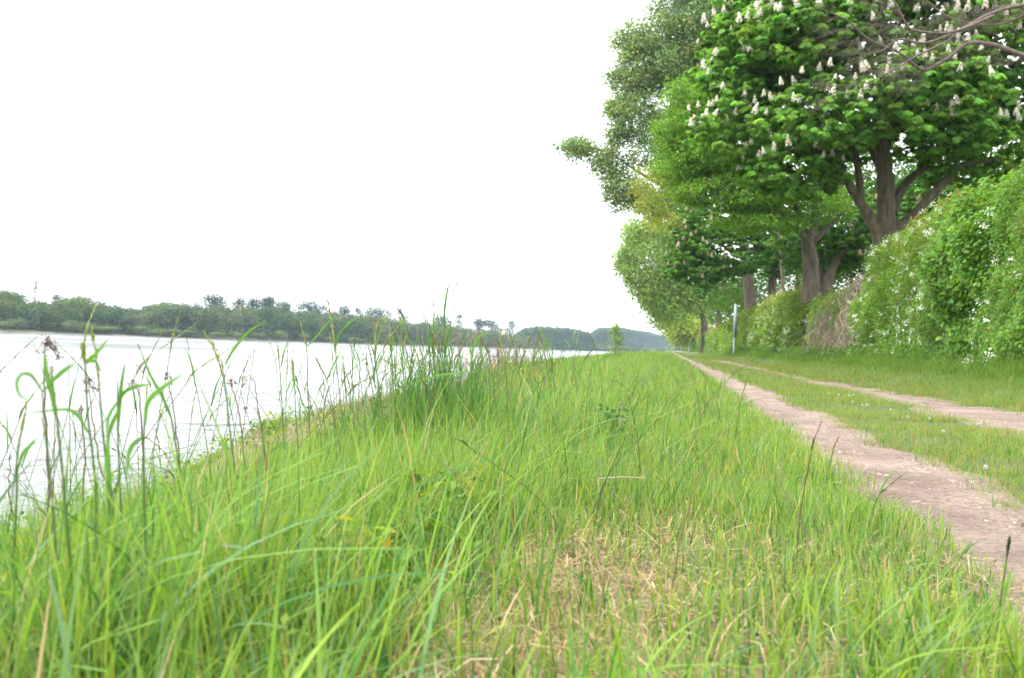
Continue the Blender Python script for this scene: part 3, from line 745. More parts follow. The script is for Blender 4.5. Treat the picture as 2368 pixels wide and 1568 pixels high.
# yellowish maple
d6 = 72.0
tree('maple_tree', 'yellowish olive maple tree peeking out between poplar and hornbeam', 'tree',
    [(1815, 800, d6, 12), (1812, 690, d6, 11), (1806, 590, d6, 9), (1796, 500, d6, 7), (1770, 420, d6, 4)], [[(1796, 500, d6, 5), (1700, 450, d6, 4), (1600, 430, d6, 3), (1530, 420, d6, 2)]],
    [lob(1520, 425, d6, 2.0, 2.2, 1.6), lob(1500, 480, d6, 1.2, 1.6, .9), lob(1560, 400, d6, 1.5, 1.6, 1.2), lob(1530, 510, d6, 1.4, 2, .8)],
    M_BARK, small_leaves(9, .18, .15, (.25, .30, .06), .5, tip=(.25, .21, .07), tipf=.12), 900, 50, thin=.2, inner=.2, holes=.4, hs=.6)
# willows closing the row
for nm, lb, ct, d_, tr_, lo_, tn_, nc_, sz_, bk_ in [
    ('willow_tree', 'soft yellow green willow tree at the left edge of the row above the small sapling', 'tree', 172.0, [(1629, 800, 172, 20), (1628, 745, 172, 19), (1615, 700, 172, 12), (1560, 600, 172, 7)],
     [lob(1500, 610, 172, 5.2, 5.5, 6.7), lob(1545, 700, 172, 4.1, 4.3, 4.4), lob(1590, 640, 172, 6.4, 5, 6.7), lob(1440, 600, 172, 1.5, 2.2, 2.3), lob(1470, 540, 172, 2.3, 3, 2.3), lob(1500, 680, 171, 1.8, 3, 2.3), lob(1560, 530, 172, 5.8, 5, 4.4)], (.22, .33, .058), 5600, .40, M_BARK),
    ('willow_tree', 'second willow tree of the row, darker, drooping down to the far blue woods', 'tree', 250.0, [(1606, 805, 250, 11), (1605, 760, 250, 10), (1590, 700, 250, 6)],
     [lob(1565, 735, 250, 4.8, 6, 5.1), lob(1530, 715, 250, 2, 3, 2.9), lob(1600, 720, 250, 5.8, 6, 6.0), lob(1640, 700, 250, 6, 6, 6.8)], (.17, .27, .062), 3000, .52, M_BARK),
    ('lime_tree', 'small bright yellow green tree low in the row beside the second white post', 'tree', 300.0, [(1592, 808, 300, 7), (1592, 780, 300, 6)],
     [lob(1596, 765, 235, 3.6, 4, 2.4), lob(1565, 768, 235, 1.6, 3, 3.0)], (.26, .34, .05), 600, .6, M_BARK)]:
    tree(nm, lb, ct, tr_, [], lo_, bk_, small_leaves(10, .55 if d_ < 200 else .7, sz_, tn_, 1.2), nc_, 30, thin=.22, inner=.2, holes=.35, hs=1.6)
# garden trees filling the shade behind the hedge
for lb, d_, x_, lo_, tn_, nc_ in [
    ('dense green garden tree seen between the hornbeam trunk and the tall white post', 92.0, 1846, [lob(1840, 640, 92, 4.6, 4, 3.2), lob(1760, 650, 92, 3.4, 3.5, 2.8), lob(1900, 560, 92, 5, 4, 3.6), lob(1720, 720, 94, 3, 3, 2.2)], (.10, .20, .035), 2200),
    ('dark garden tree filling the gap right of the largest chestnut trunk', 62.0, 2170, [lob(2190, 430, 62, 4.6, 3.5, 2.6), lob(2060, 500, 62, 4.2, 3, 3.0), lob(2190, 520, 61, 3.6, 3, 2.0), lob(1962, 640, 66, 2.6, 2.5, 1.7), lob(2010, 590, 66, 2.6, 2.5, 1.5), lob(2000, 400, 63, 4.5, 3, 3.4)], (.075, .165, .028), 4200),
    ('dark garden tree at the right edge of the picture behind the white flowered shrub', 55.0, 2420, [lob(2420, 330, 55, 3.6, 3.5, 4.2), lob(2380, 450, 55, 2.6, 3, 2)], (.07, .15, .028), 1500)]:
    tree('garden_tree', lb, 'tree', [(x_, 800, d_, 20), (x_, 680, d_, 18), (x_, 600, d_, 12)], [], lo_, M_BARKG, small_leaves(12, .4, .2, tn_, .7), nc_, 30, thin=.2, inner=.2, holes=.4, hs=1.1, group='trees of the gardens behind the hedge')

# dead tree reaching in from the right
db = 26.0
bx = P(2600, 800, db); bz = float(zg(np.array([bx[0]]), np.array([bx[1]]))[0])
rt = thing('bare_tree', (bx[0], bx[1], bz), 'leafless tree whose grey purple boughs and twigs reach in from the upper right corner', 'tree')
g = Geo(); tw = Geo()
g.tube(curve([(bx[0], bx[1], bz - .2), P(2600, 500, db), P(2590, 250, db), P(2570, 60, db)], 6), np.linspace(.2, .1, 18)[:len(curve([(0,0,0),(1,1,1),(2,2,2),(3,3,3)],6))], n=10)
limbs = [[(2590, 250, 26, 20), (2450, 150, 26, 17), (2368, 128, 26, 15), (2300, 105, 26, 15), (2240, 100, 26, 12), (2190, 140, 26, 11), (2135, 163, 26, 11), (2080, 120, 25.8, 8), (2010, 90, 25.6, 6), (1960, 50, 25.4, 5), (1895, 18, 25.2, 3)],
         [(2580, 100, 26, 18), (2450, 20, 26, 15), (2368, 14, 26, 14), (2290, 30, 26, 13), (2220, 70, 26, 11), (2140, 97, 26, 9), (2080, 92, 26, 7), (2040, 120, 25.6, 5), (1990, 128, 25.5, 3)],
         [(2300, 35, 26, 10), (2200, 75, 25.6, 8), (2120, 75, 25.6, 6), (2095, 55, 25.6, 5), (2070, 10, 25.6, 4), (2040, -30, 25.6, 3)],
         [(2200, 95, 26, 7), (2120, 130, 25.8, 6), (2060, 165, 25.6, 5), (2000, 195, 25.5, 3), (1930, 195, 25.5, 2)],
         [(2400, 20, 26, 9), (2300, 60, 26.3, 7), (2200, 40, 26.5, 5), (2120, -20, 26.5, 3)]]
src = []
for lm in limbs:
    c_ = curve([P(a, b, d) + rng.normal(0, .02, 3) for a, b, d, _ in lm], 7)
    wv = np.interp(np.linspace(0, len(lm) - 1, len(c_)), np.arange(len(lm)), [q[3] for q in lm]) * 26 / FPX / 2 * .72
    g.tube(c_, wv, n=8); src.append((c_, wv))
g.build('trunk', M_TWIG, rt, smooth=True)
def twig(p0, d, L, r, lev):
    n_ = 6; pts = [p0]; dd = d.copy()
    for _ in range(n_):
        dd = unit(dd + rng.normal(0, .16, 3) + np.array([0, 0, -.02])); pts.append(pts[-1] + dd * L / n_)
    pts = np.array(pts); tw.tube(pts, np.linspace(r, r * .35, len(pts)), n=4)
    if lev > 0:
        for _ in range(int(rng.integers(2, 5))):
            k_ = int(rng.integers(1, n_)); twig(pts[k_], unit(dd + rng.normal(0, .42, 3)), L * rng.uniform(.4, .7), r * .6, lev - 1)
leftw = -CR
for c_, wv in src:
    for _ in range(int(len(c_) * .85)):
        k_ = int(rng.integers(3, len(c_)))
        d = unit(leftw * rng.uniform(.5, 1.2) + CU * rng.normal(-.15, .45) + CF * rng.normal(0, .35))
        twig(c_[k_], d, rng.uniform(.5, 1.3), .0055, 2)
tw.build('twigs', M_TWIG, rt)

# ------------------------------------------------------------------ the overgrown hedge
def hedge(name, label, cat, y0, y1, h0, h1, tint, size, n, red=.08, flowers=0, fsize=.05, xf=6.2, thick=1.9, group=None, bulge=.55, seed=0, dark_gap=.0):
    yc = (y0 + y1) / 2; zb = float(zg(np.array([xf + .8]), np.array([yc]))[0])
    root = thing(name, (xf + .9, yc, zb), label, cat, group)
    def surf(k_):
        y = rng.uniform(y0 - .15, y1 + .15, k_); s_ = rng.random(k_) ** .9
        hh = np.interp(y, [y0, y1], [h0, h1]) * (1 + .16 * (vnoise(y, y * 0, 1.3, 81 + seed) - .5) + .10 * (vnoise(y, y * 0, .4, 82 + seed) - .5))
        uf = rng.random(k_); th = np.where(uf < .74, np.arcsin(np.clip((uf / .74) ** (1 / .62), 0, 1)), math.pi / 2 + s_ * .4)
        end = np.minimum(sstep(y0 - .2, y0 + .8, y), sstep(y1 + .2, y1 - .8, y)); hh = hh * (.78 + .22 * end)
        x = xf + thick * .5 * (1 - np.cos(th)) * .95 - bulge * np.sin(th * 1.5) * .5 + .35 * (1 - end)
        z = zb + hh * np.sin(np.minimum(th, math.pi / 2)) ** .62 * np.where(th > math.pi / 2, 1 - .12 * (th - math.pi / 2), 1)
        bmp = (vnoise(y, z, 1.5, 83 + seed) - .5) * 1.2 + (vnoise(y, z, .5, 84 + seed) - .5) * .85
        nx = -np.cos(th * .8); nz = np.sin(th * .8)
        x = x - bmp * .75 * np.abs(nx); z = z + bmp * .35 * nz
        return np.stack([x, y, z], 1), np.stack([nx, rng.normal(0, .25, k_), nz], 1), bmp
    p_, nn, bmp = surf(n)
    depth_in = np.abs(rng.normal(0, .16, n)); qd = rng.random(n) < .3; depth_in[qd] = rng.uniform(.3, 1.0, qd.sum()); p_ = p_ - nn * depth_in[:, None] + rng.normal(0, .05, (n, 3))
    kp = (rng.random(n) < .35 + .65 * sstep(-.42, -.1, bmp)) | qd; p_, nn, depth_in, bmp = p_[kp], nn[kp], depth_in[kp], bmp[kp]
    tn = jitter_tint(tint, len(p_), .2, .1) * (.8 + .45 * vnoise(p_[:, 1], p_[:, 2], .8, 90 + seed))[:, None]
    q = rng.random(len(p_)) < red * (1 + 3 * (nn[:, 2] > .7)) * (vnoise(p_[:, 1], p_[:, 2], .5, 91 + seed) > .45)
    tn[q] = jitter_tint((.27, .17, .06), q.sum(), .2, .1)
    v, f, c = leaf_quads(p_, size * rng.uniform(.6, 1.35, len(p_)), nn + [0, 0, .35] + rng.normal(0, .45, (len(p_), 3)), tn, .7, .1)
    make_mesh('foliage', v, f, M_LEAF, c, root)
    g = Geo()
    for _ in range(int((y1 - y0) * 5 + 6)):
        y_ = rng.uniform(y0, y1); top = np.interp(y_, [y0, y1], [h0, h1]) * rng.uniform(.5, .92)
        g.tube(curve([(xf + .9, y_, zb - .1), (xf + .8 + rng.normal(0, .2), y_ + rng.normal(0, .2), zb + top * .5), (xf + .7 + rng.normal(0, .3), y_ + rng.normal(0, .4), zb + top)], 5), np.linspace(.035, .01, 10)[:len(curve([(0,0,0),(1,1,1),(2,2,2)],5))], n=5)
    for _ in range(int((y1 - y0) * 3 + 4)):      # loose shoots sticking out of the top
        pp, n2, _b = surf(1); q0 = pp[0]
        if n2[0][2] < .3: continue
        g.tube(curve([q0, q0 + [rng.normal(-.1, .1), rng.normal(0, .15), .22], q0 + [rng.normal(-.2, .15), rng.normal(0, .25), .42]], 4), np.linspace(.006, .002, 8), n=4)
        nl = 12; t = rng.random(nl)[:, None]
        v, f, c = leaf_quads(q0 + t * np.array([-.15, 0, .42]) + rng.normal(0, .05, (nl, 3)), size * rng.uniform(.5, 1, nl), rng.normal(0, 1, (nl, 3)) + [0, 0, 1], jitter_tint((.2, .19, .04), nl, .2, .15), .6)
        g.add(v, f, c)
    g.build('branches', M_TWIG if size < .0 else M_LEAF, root)
    if flowers:
        cs, n3, b3 = surf(flowers); kp = (b3 > -.2) & (vnoise(cs[:, 1], cs[:, 2], 1.0, 95 + seed) > .36); cs, n3 = cs[kp], n3[kp]
        per = 16; c0 = np.repeat(cs + n3 * .16, per, 0) + rng.normal(0, fsize * .62, (len(cs) * per, 3))
        v, f, c = leaf_quads(c0, fsize * rng.uniform(.35, .7, len(c0)), np.repeat(n3, per, 0) + rng.normal(0, .6, (len(c0), 3)), jitter_tint((.72, .72, .62), len(c0), .08, .02), .95, .03)
        make_mesh('blossoms', v, f, M_PETAL, c, root)
    return root
HG = 'shrubs of the overgrown hedge beside the lane'
hedge('elder_shrub', 'tall shrub with large white blossom clusters, nearest part of the hedge', 'shrub', 13.0, 21.3, 3.95, 3.75, (.125, .235, .045), .065, 105000, .03, 120, .07, 6.1, 2.4, HG, seed=1)
hedge('climber', 'bright green climber with big leaves hanging over the hedge beside the large white blossom shrub', 'climbing plant', 21.1, 25.2, 3.7, 3.75, (.125, .245, .05), .115, 28000, .0, 0, .05, 6.0, 2.2, HG, seed=2)
hedge('rose_hedge', 'broad wild rose hedge with reddish shoots and scattered white flowers under the largest chestnut', 'shrub', 24.9, 36.4, 3.95, 3.7, (.13, .235, .046), .07, 108000, .06, 270, .055, 6.25, 2.2, HG, seed=3)
hedge('bramble_shrub', 'low bramble shrub behind the dead vines left of the rose hedge', 'shrub', 36.0, 50.5, 3.0, 2.7, (.135, .24, .048), .10, 36000, .05, 30, .06, 6.65, 1.8, HG, seed=4)
hedge('hawthorn_hedge', 'hawthorn hedge dotted with white blossom just beyond the hornbeam trunk', 'shrub', 54.0, 76.0, 3.5, 3.7, (.15, .25, .045), .14, 46000, .06, 220, .09, 6.2, 2.0, HG, seed=5)
hedge('hawthorn_hedge', 'plain green hawthorn hedge length behind the tall white post', 'shrub', 76.5, 108.0, 3.7, 3.5, (.155, .26, .045), .17, 34000, .05, 60, .09, 6.2, 2.0, HG, seed=6)
hedge('hawthorn_hedge', 'small looking far hedge length between the first and the second white post', 'shrub', 108.5, 178.0, 3.4, 3.3, (.14, .24, .05), .26, 26000, .04, 60, .12, 6.2, 2.0, HG, seed=7)
hedge('hawthorn_hedge', 'farthest hedge length vanishing where the lane meets the horizon', 'shrub', 179.0, 420.0, 3.6, 4.2, (.095, .165, .04), .5, 20000, .02, 0, .12, 6.3, 2.4, HG, seed=8)

# dead vines hanging in the gap
zb = float(zg(np.array([6.3]), np.array([42.]))[0])
rt = thing('dead_vines', (6.3, 42, zb), 'tangle of dry pinkish brown vines hanging in the hedge beside the hornbeam trunk', 'dead vines')
g = Geo()
for _ in range(430):
    y_ = rng.choice([rng.normal(37.6, .5), rng.normal(41.5, 1.8), rng.normal(45.4, 1.3)]); top = zb + np.interp(y_, [36, 40, 48], [3.3, 2.9, 2.0]) * rng.uniform(.55, 1.0)
    x_ = 6.5 + rng.normal(0, .25)
    pts = [np.array([x_ + .25, y_, top])]
    for k_ in range(4): pts.append(pts[-1] + [rng.normal(-.06, .24), rng.normal(0, .6), -(top - zb) / 4 * rng.uniform(.6, 1.1)])
    tn = jitter_tint((.36, .27, .225), 1, .22, .05)[0]
    g.tube(curve(pts, 4), np.linspace(.014, .006, len(curve(pts, 4))), tn, n=3)
g.build('vines', M_DRY, rt)

# undergrowth tufts where hedge meets verge
g = Geo()
x = rng.uniform(5.2, 6.6, 26000); y = rng.uniform(12, 110, 26000) ** 1.0; y = 12 + (y - 12) * rng.random(26000) ** .8
ok = seen(x, y, 0 * x + .6, 300, 300); x, y = x[ok], y[ok]; n_ = len(x); ws = 1 + y / 14
c = grass_cols(x, y, n_, .05, .02) * .8
v, f, cc = blades(x, y, rng.uniform(.15, .5, n_) * (.5 + vnoise(x, y, 1.2, 66)), .004 * ws, rng.uniform(.1, 1.1, n_), rng.uniform(0, 6.28, n_), c, c, 4)
g.add(v, f, cc)
x = rng.uniform(5.7, 6.5, 16000); y = 12 + 95 * rng.random(16000) ** 1.3; n_ = len(x); z = zg(x, y) + rng.uniform(.05, .55, n_)
v, f, cc = leaf_quads(np.stack([x, y, z], 1), .05 + y * .0012, rng.normal(0, .6, (n_, 3)) + [-.5, 0, .8], jitter_tint((.08, .17, .035), n_, .2, .1), .7); g.add(v, f, cc)
tag(g.build('undergrowth', M_LEAF), 'nettles and long grass growing along the foot of the hedge', 'undergrowth', kind='stuff')

# ------------------------------------------------------------------ white marker posts
m, n, l = new_mat('post_paint')
pr = n.new('ShaderNodeBsdfPrincipled'); pr.inputs['Roughness'].default_value = .5
tc = n.new('ShaderNodeTexCoord'); no = n.new('ShaderNodeTexNoise'); no.inputs['Scale'].default_value = 3; no.inputs['Detail'].default_value = 6
rp = n.new('ShaderNodeValToRGB'); rp.color_ramp.elements[0].color = (.26, .29, .30, 1); rp.color_ramp.elements[1].color = (.46, .49, .50, 1)
o = n.new('ShaderNodeOutputMaterial'); l.new(tc.outputs['Object'], no.inputs[0]); l.new(no.outputs[0], rp.inputs[0]); l.new(rp.outputs[0], pr.inputs['Base Color']); l.new(pr.outputs[0], o.inputs[0])
M_POST = m
m, n, l = new_mat('post_dark'); pr = n.new('ShaderNodeBsdfPrincipled'); pr.inputs['Roughness'].default_value = .6; pr.inputs['Base Color'].default_value = (.10, .15, .15, 1)
o = n.new('ShaderNodeOutputMaterial'); l.new(pr.outputs[0], o.inputs[0]); M_PDARK = m
m, n, l = new_mat('post_steel'); pr = n.new('ShaderNodeBsdfPrincipled'); pr.inputs['Roughness'].default_value = .5; pr.inputs['Base Color'].default_value = (.30, .35, .36, 1); pr.inputs['Metallic'].default_value = .3
o = n.new('ShaderNodeOutputMaterial'); l.new(pr.outputs[0], o.inputs[0]); M_STEEL = m
def box(g, x0, x1, y0, y1, z0, z1, c=(.6, .6, .6), m=0, bev=.0):
    v = np.array([[x, y, z] for z in (z0, z1) for y in (y0, y1) for x in (x0, x1)], float)
    g.add(v, [[0, 2, 3, 1], [4, 5, 7, 6], [0, 1, 5, 4], [2, 6, 7, 3], [0, 4, 6, 2], [1, 3, 7, 5]], c, m)
def marker_post(px, L, label, hgt):
    d_ = L / math.sin(math.atan((px - 1184) / FPX) - YAW + 0 * 1) * math.cos(math.atan((px - 1184) / FPX)) if True else 0
    q = P(px, 815, d_); zb = float(zg(np.array([q[0]]), np.array([q[1]]))[0])
    r = thing('marker_post', (q[0], q[1], zb), label, 'post', 'white marker posts along the hedge')
    k = hgt / 4.3
    g = Geo(); g.tube([(q[0], q[1], zb - .3), (q[0], q[1], zb + 1.5 * k), (q[0], q[1], zb + 2.0 * k)], [.10 * k, .10 * k, .10 * k], n=12); g.build('pole', M_STEEL, r, smooth=True)
    g = Geo(); box(g, q[0] - .125 * k, q[0] + .045 * k, q[1] - .13 * k, q[1] + .13 * k, zb + 1.5 * k, zb + hgt); box(g, q[0] - .11 * k, q[0] + .03 * k, q[1] - .11 * k, q[1] + .11 * k, zb + hgt, zb + hgt + .04 * k); g.build('panel', M_POST, r)
    g = Geo(); box(g, q[0] + .045 * k, q[0] + .14 * k, q[1] - .12 * k, q[1] + .12 * k, zb + 1.52 * k, zb + hgt - .02); g.build('back_channel', M_PDARK, r)
marker_post(1697, 5.45, 'tall white post with a dark side in front of the hedge, nearest of all', 4.25)
marker_post(1592.5, 5.5, 'second white post along the hedge, much smaller, in front of the far trunks', 4.2)
marker_post(1575, 5.4, 'third post, a thin pale line near the end of the lane', 4.2)
marker_post(1567, 5.3, 'fourth and farthest post, a thin bluish line where the hedge ends', 4.2)

# ------------------------------------------------------------------ far bank
def dep(px): return np.interp(px, [-80, 0, 600, 833, 1150, 1419, 1560], [345, 355, 470, 530, 750, 1080, 1600])
def far_crown(c, r, n_, size, tint, g, hs=3., thin=.2, box_=.5):
    """clumpy crown: sub-lobes around an ellipsoid"""
    k_ = 9; dl = unit(rng.normal(size=(k_, 3))); dl[:, 2] = np.abs(dl[:, 2]) * 1.0 - .25
    sub = c + dl * r * .55
    pk = rng.integers(0, k_, n_); d = unit(rng.normal(size=(n_, 3)))
    p_ = sub[pk] + d * r * .52 * (1 - np.abs(rng.normal(0, thin, n_)))[:, None]
    tn = jitter_tint(tint, n_, .14, .05) * (.82 + .36 * (np.sin(pk * 2.3) * .5 + .5))[:, None]
    v, f, cc = leaf_quads(p_, size * rng.uniform(.6, 1.3, n_), d + [0, 0, .5] + rng.normal(0, .5, (n_, 3)), tn, .8, .1)
    g.add(v, f, cc)
def far_trunk(g, x, y, z0, z1, r): g.tube([(x, y, z0), (x, y, (z0 + z1) / 2), (x, y, z1)], [r, r * .7, r * .3], (.13, .115, .09), 5)

# the body of the riverside wood, too mixed to count
g = Geo()
T_MID = [(0.0588, 0.1092, 0.0302), (0.0798, 0.1302, 0.0336), (0.0378, 0.0773, 0.0269), (0.105, 0.147, 0.042), (0.0798, 0.1092, 0.0546), (0.1092, 0.1134, 0.042), (0.042, 0.084, 0.0294), (0.0504, 0.0966, 0.0286)]
profile_x = [-80, 0, 60, 120, 175, 230, 280, 330, 380, 430, 500, 560, 620, 700, 760, 830, 900, 960, 1010, 1060, 1100, 1150, 1200, 1250, 1300, 1360, 1420, 1500, 1570]
profile_y = [664, 664, 684, 694, 684, 690, 708, 704, 694, 694, 701, 705, 702, 711, 717, 720, 728, 738, 743, 751, 759, 763, 773, 780, 786, 793, 799, 800, 806]
xx = -80.0
while xx < 1560:
    for row in range(3):
        px_ = xx + rng.uniform(-8, 8); D_ = float(dep(px_)) + 14 + row * 16; 
        top = np.interp(px_, profile_x, profile_y) + (2 - row) * rng.uniform(4, 14) * 500 / D_ * .8 + rng.uniform(-4, 4)
        pt = P(px_, top, D_); zb = -1.6; hh = pt[2] - zb
        if hh < 2: continue
        wr_ = rng.uniform(3.5, 6.0) * (D_ / 500) ** .4
        tn = np.array(T_MID[int(rng.integers(len(T_MID)))]) * rng.uniform(.85, 1.15)
        far_crown(np.array([pt[0], pt[1], zb + hh * (.56 - .09 * (2 - row) / 2)]), np.array([wr_, wr_, hh * (.47 + .06 * (2 - row) / 2)]), int(620 if D_ < 600 else 430), .8 * (D_ / 450) ** .8, tn, g)
        if row == 0: far_crown(np.array([pt[0], pt[1] - 4, zb + hh * .16]), np.array([wr_ * 1.3, wr_ * .8, hh * .24]), 260, .8 * (D_ / 450) ** .8, tn * .9, g)
        far_trunk(g, pt[0], pt[1], zb - .6, zb + hh * .6, .25)
    xx += 11
tag(g.build('riverside_wood', M_FAR), 'mixed green wood filling the far bank behind the waterside willows', 'wood', kind='stuff')

def far_tree(name, label, cat, px_, top, wpx, tint, off=60, kind='broad', group=None, n_=1500, size=.62):
    D_ = float(dep(px_)) + off; pt = P(px_, top, D_); zb = -1.4; hh = (pt[2] - zb) * (1.09 if kind in ('broad', 'tuft') and off > 50 else 1); wr_ = wpx * D_ / FPX / 2 * (1.18 if off > 50 else 1)
    r = thing(name, (pt[0], pt[1], zb), label, cat, group)
    g = Geo(); far_trunk(g, pt[0], pt[1], zb - 1, pt[2] - hh * .15, .35)
    cc = Geo(); sc_ = size * (D_ / 450) ** .7
    if kind == 'broad':
        far_crown(np.array([pt[0], pt[1], zb + hh * .75]), np.array([wr_, wr_, hh * .25]), n_, sc_, tint, cc)
        far_crown(np.array([pt[0] + .2 * wr_, pt[1], zb + hh * .52]), np.array([wr_ * .9, wr_ * .9, hh * .3]), n_ // 2, sc_, tint, cc)
        for _ in range(5): 
            a = rng.uniform(0, 6.28); g.tube(curve([(pt[0], pt[1], zb + hh * .45), (pt[0] + math.cos(a) * wr_ * .4, pt[1], zb + hh * .65), (pt[0] + math.cos(a) * wr_ * .8, pt[1] + math.sin(a) * wr_ * .6, zb + hh * .8)], 3), np.linspace(.2, .07, len(curve([(0,0,0),(1,1,1),(2,2,2)],3))), (.13, .115, .09), 4)
    elif kind == 'spire':
        for k_ in range(7):
            t = k_ / 6; far_crown(np.array([pt[0], pt[1], zb + hh * (.25 + .68 * t)]), np.array([wr_, wr_, hh * .14]) * [(1 - .5 * t), (1 - .5 * t), 1], n_ // 3, sc_ * .55, tint, cc)
    elif kind == 'tuft':
        for k_, (zz, ww, hz) in enumerate(((.86, .75, .15), (.72, 1.0, .17), (.56, .85, .18), (.42, .9, .18))):
            far_crown(np.array([pt[0] + rng.normal(0, .12) * wr_, pt[1], zb + hh * zz]), np.array([wr_ * ww, wr_ * ww, hh * hz]), n_ // 3, sc_ * .85, tint, cc)
    elif kind == 'bush':
        far_crown(np.array([pt[0], pt[1], zb + hh * .42]), np.array([wr_, wr_ * .8, hh * .58]), n_, sc_, tint, cc)
    g.build('trunk', M_BARK, r); cc.build('crown', M_FAR, r)
DK = (.022, .052, .028); DK2 = (.028, .062, .032)
for a in [
    ('broad_tree', 'highest rounded green tree at the left end of the far bank skyline', 22, 660, 100, (.095, .15, .045), 25, 'broad'),
    ('poplar_tree', 'narrow dark columnar poplar standing above the far wood at the left', 82, 648, 32, DK, 70, 'spire'),
    ('broad_tree', 'small dark tree between the columnar poplar and the large light green tree', 131, 682, 28, DK2, 60, 'tuft'),
    ('broad_tree', 'large light green tree on the far bank, right of the columnar poplar', 178, 679, 92, (.12, .175, .045), 22, 'broad'),
    ('broad_tree', 'light green tree with a domed top near the middle left of the far bank', 382, 695, 74, (.11, .165, .05), 25, 'broad'),
    ('oak_tree', 'dark round tree rising alone above the far wood, leftmost of the dark group', 499, 680, 60, DK, 70, 'broad'),
    ('oak_tree', 'slim dark tree just right of the lone dark round tree', 553, 689, 34, DK2, 75, 'broad'),
    ('oak_tree', 'dark tree with two narrow tops left of the long dark group', 588, 687, 32, DK, 70, 'broad'),
    ('oak_tree', 'widest flat topped dark tree in the long skyline group', 622, 686, 50, DK, 70, 'broad'),
    ('oak_tree', 'dark tree closing the long group before the first sky gap', 656, 692, 34, DK2, 70, 'broad'),
    ('oak_tree', 'dark broad tree right after the first sky gap', 712, 697, 60, DK, 75, 'broad'),
    ('oak_tree', 'thin airy dark tree beside the broad one after the first gap', 752, 708, 26, DK2, 85, 'tuft'),
    ('oak_tree', 'dark tree with sky showing under its crown, near the middle of the skyline', 790, 706, 40, DK2, 80, 'broad'),
    ('oak_tree', 'low dark tree left of the broad pale blue green crown', 825, 712, 30, DK, 80, 'tuft'),
    ('oak_tree', 'broad bluish green tree behind the drooping grass heads', 872, 711, 64, DK2, 80, 'broad'),
    ('oak_tree', 'small umbrella shaped tree right of the broad bluish one', 929, 717, 34, DK2, 85, 'tuft'),
    ('oak_tree', 'round low tree behind the tall green grass clump', 1022, 731, 44, DK, 70, 'broad'),
    ('oak_tree', 'thin crooked tree right of the tallest grass stems', 1062, 729, 24, DK2, 80, 'tuft'),
    ('oak_tree', 'spiky topped tree, first of the last skyline group', 1108, 738, 34, DK2, 80, 'broad'),
    ('oak_tree', 'middle tree of the last skyline group', 1140, 739, 42, DK, 70, 'broad'),
    ('oak_tree', 'leaning narrow tree ending the last skyline group', 1180, 744, 26, DK2, 80, 'tuft')]:
    nm, lb, px_, tp_, wp_, tn_, of_, kd_ = a
    far_tree(nm, lb, 'tree', px_, tp_, wp_, tn_, of_, kd_, 'trees rising from the wood on the far bank', 1700 if wp_ > 45 else 900, .6)
ords = ['leftmost', 'second', 'third', 'fourth', 'fifth', 'sixth', 'seventh', 'eighth', 'ninth', 'tenth', 'eleventh', 'twelfth', 'thirteenth', 'fourteenth', 'fifteenth', 'sixteenth', 'seventeenth', 'eighteenth', 'nineteenth', 'twentieth', 'twenty-first', 'twenty-second', 'twenty-third', 'twenty-fourth']
bush_x = [8, 42, 172, 165, 205, 236, 262, 330, 368, 400, 440, 505, 548, 600, 648, 705, 760, 822, 880, 945, 1010, 1090, 1180, 1270]
for k_, bx_ in enumerate(bush_x):
    wl_ = 767 + bx_ * .0365; big = rng.uniform(20, 38) * (355 / float(dep(bx_))) ** .8
    far_tree('willow_bush', f'rounded grey green willow bush at the far waterline, {ords[k_]} from the left' if k_ else 'rounded grey green willow bush at the far waterline, leftmost of all', 'bush', bx_, wl_ - big, rng.uniform(34, 56) * (355 / float(dep(bx_))) ** .5,
             [(.12, .17, .065), (.095, .145, .055), (.13, .185, .055)][k_ % 3], 3, 'bush', 'willow bushes along the far waterline', 700, .5)

# two plantations far away
for lb, pts_, tint in [('far flat topped poplar plantation, the left and smaller one of two', [(1196, 778, 900), (1215, 766, 905), (1260, 763, 915), (1310, 766, 930), (1345, 772, 945), (1368, 782, 960)], (.06, .10, .055)),
                       ('far flat topped poplar plantation sloping down to the right behind the sapling', [(1368, 775, 1150), (1385, 764, 1160), (1420, 762, 1200), (1460, 766, 1300), (1500, 772, 1450), (1530, 780, 1600), (1556, 792, 1800), (1600, 800, 2000)], (.055, .09, .055))]:
    g = Geo(); n_ = 26000; u = rng.random(n_) * (len(pts_) - 1); i0 = np.minimum(u.astype(int), len(pts_) - 2); fr = (u - i0)[:, None]
    T = np.array([P(*q) for q in pts_]); top = T[i0] * (1 - fr) + T[i0 + 1] * fr
    back = rng.random(n_) * 60 * (rng.random(n_) < .45); s_ = rng.random(n_)
    z = np.where(back > 0, top[:, 2] + rng.normal(0, .5, n_), -1 + (top[:, 2] + 1) * (1 - s_ ** 1.5)) + rng.normal(0, .4, n_)
    away = unit(top * [1, 1, 0]); p_ = top + away * (back + 3 * np.cos(s_ * 3) * rng.random(n_))[:, None]; p_[:, 2] = z
    v, f, c = leaf_quads(p_, 3.0 * rng.uniform(.5, 1.2, n_), -away + [0, 0, .8] + rng.normal(0, .5, (n_, 3)), jitter_tint(tint, n_, .12, .04), .8); g.add(v, f, c)
    tag(g.build('plantation_wood', M_FAR), lb, 'wood', kind='stuff')
g = Geo()
for _ in range(60):
    px_ = rng.uniform(1330, 1580); D_ = rng.uniform(1000, 1250); pt = P(px_, np.interp(px_, [1330, 1400, 1580], [797, 801, 808]) + rng.uniform(0, 4), D_); hh = pt[2] + 1.5
    if hh > 1: far_crown(np.array([pt[0], pt[1], -1.5 + hh * .5]), np.array([7, 7, hh * .5]), 260, 1.8, T_MID[int(rng.integers(7))], g)
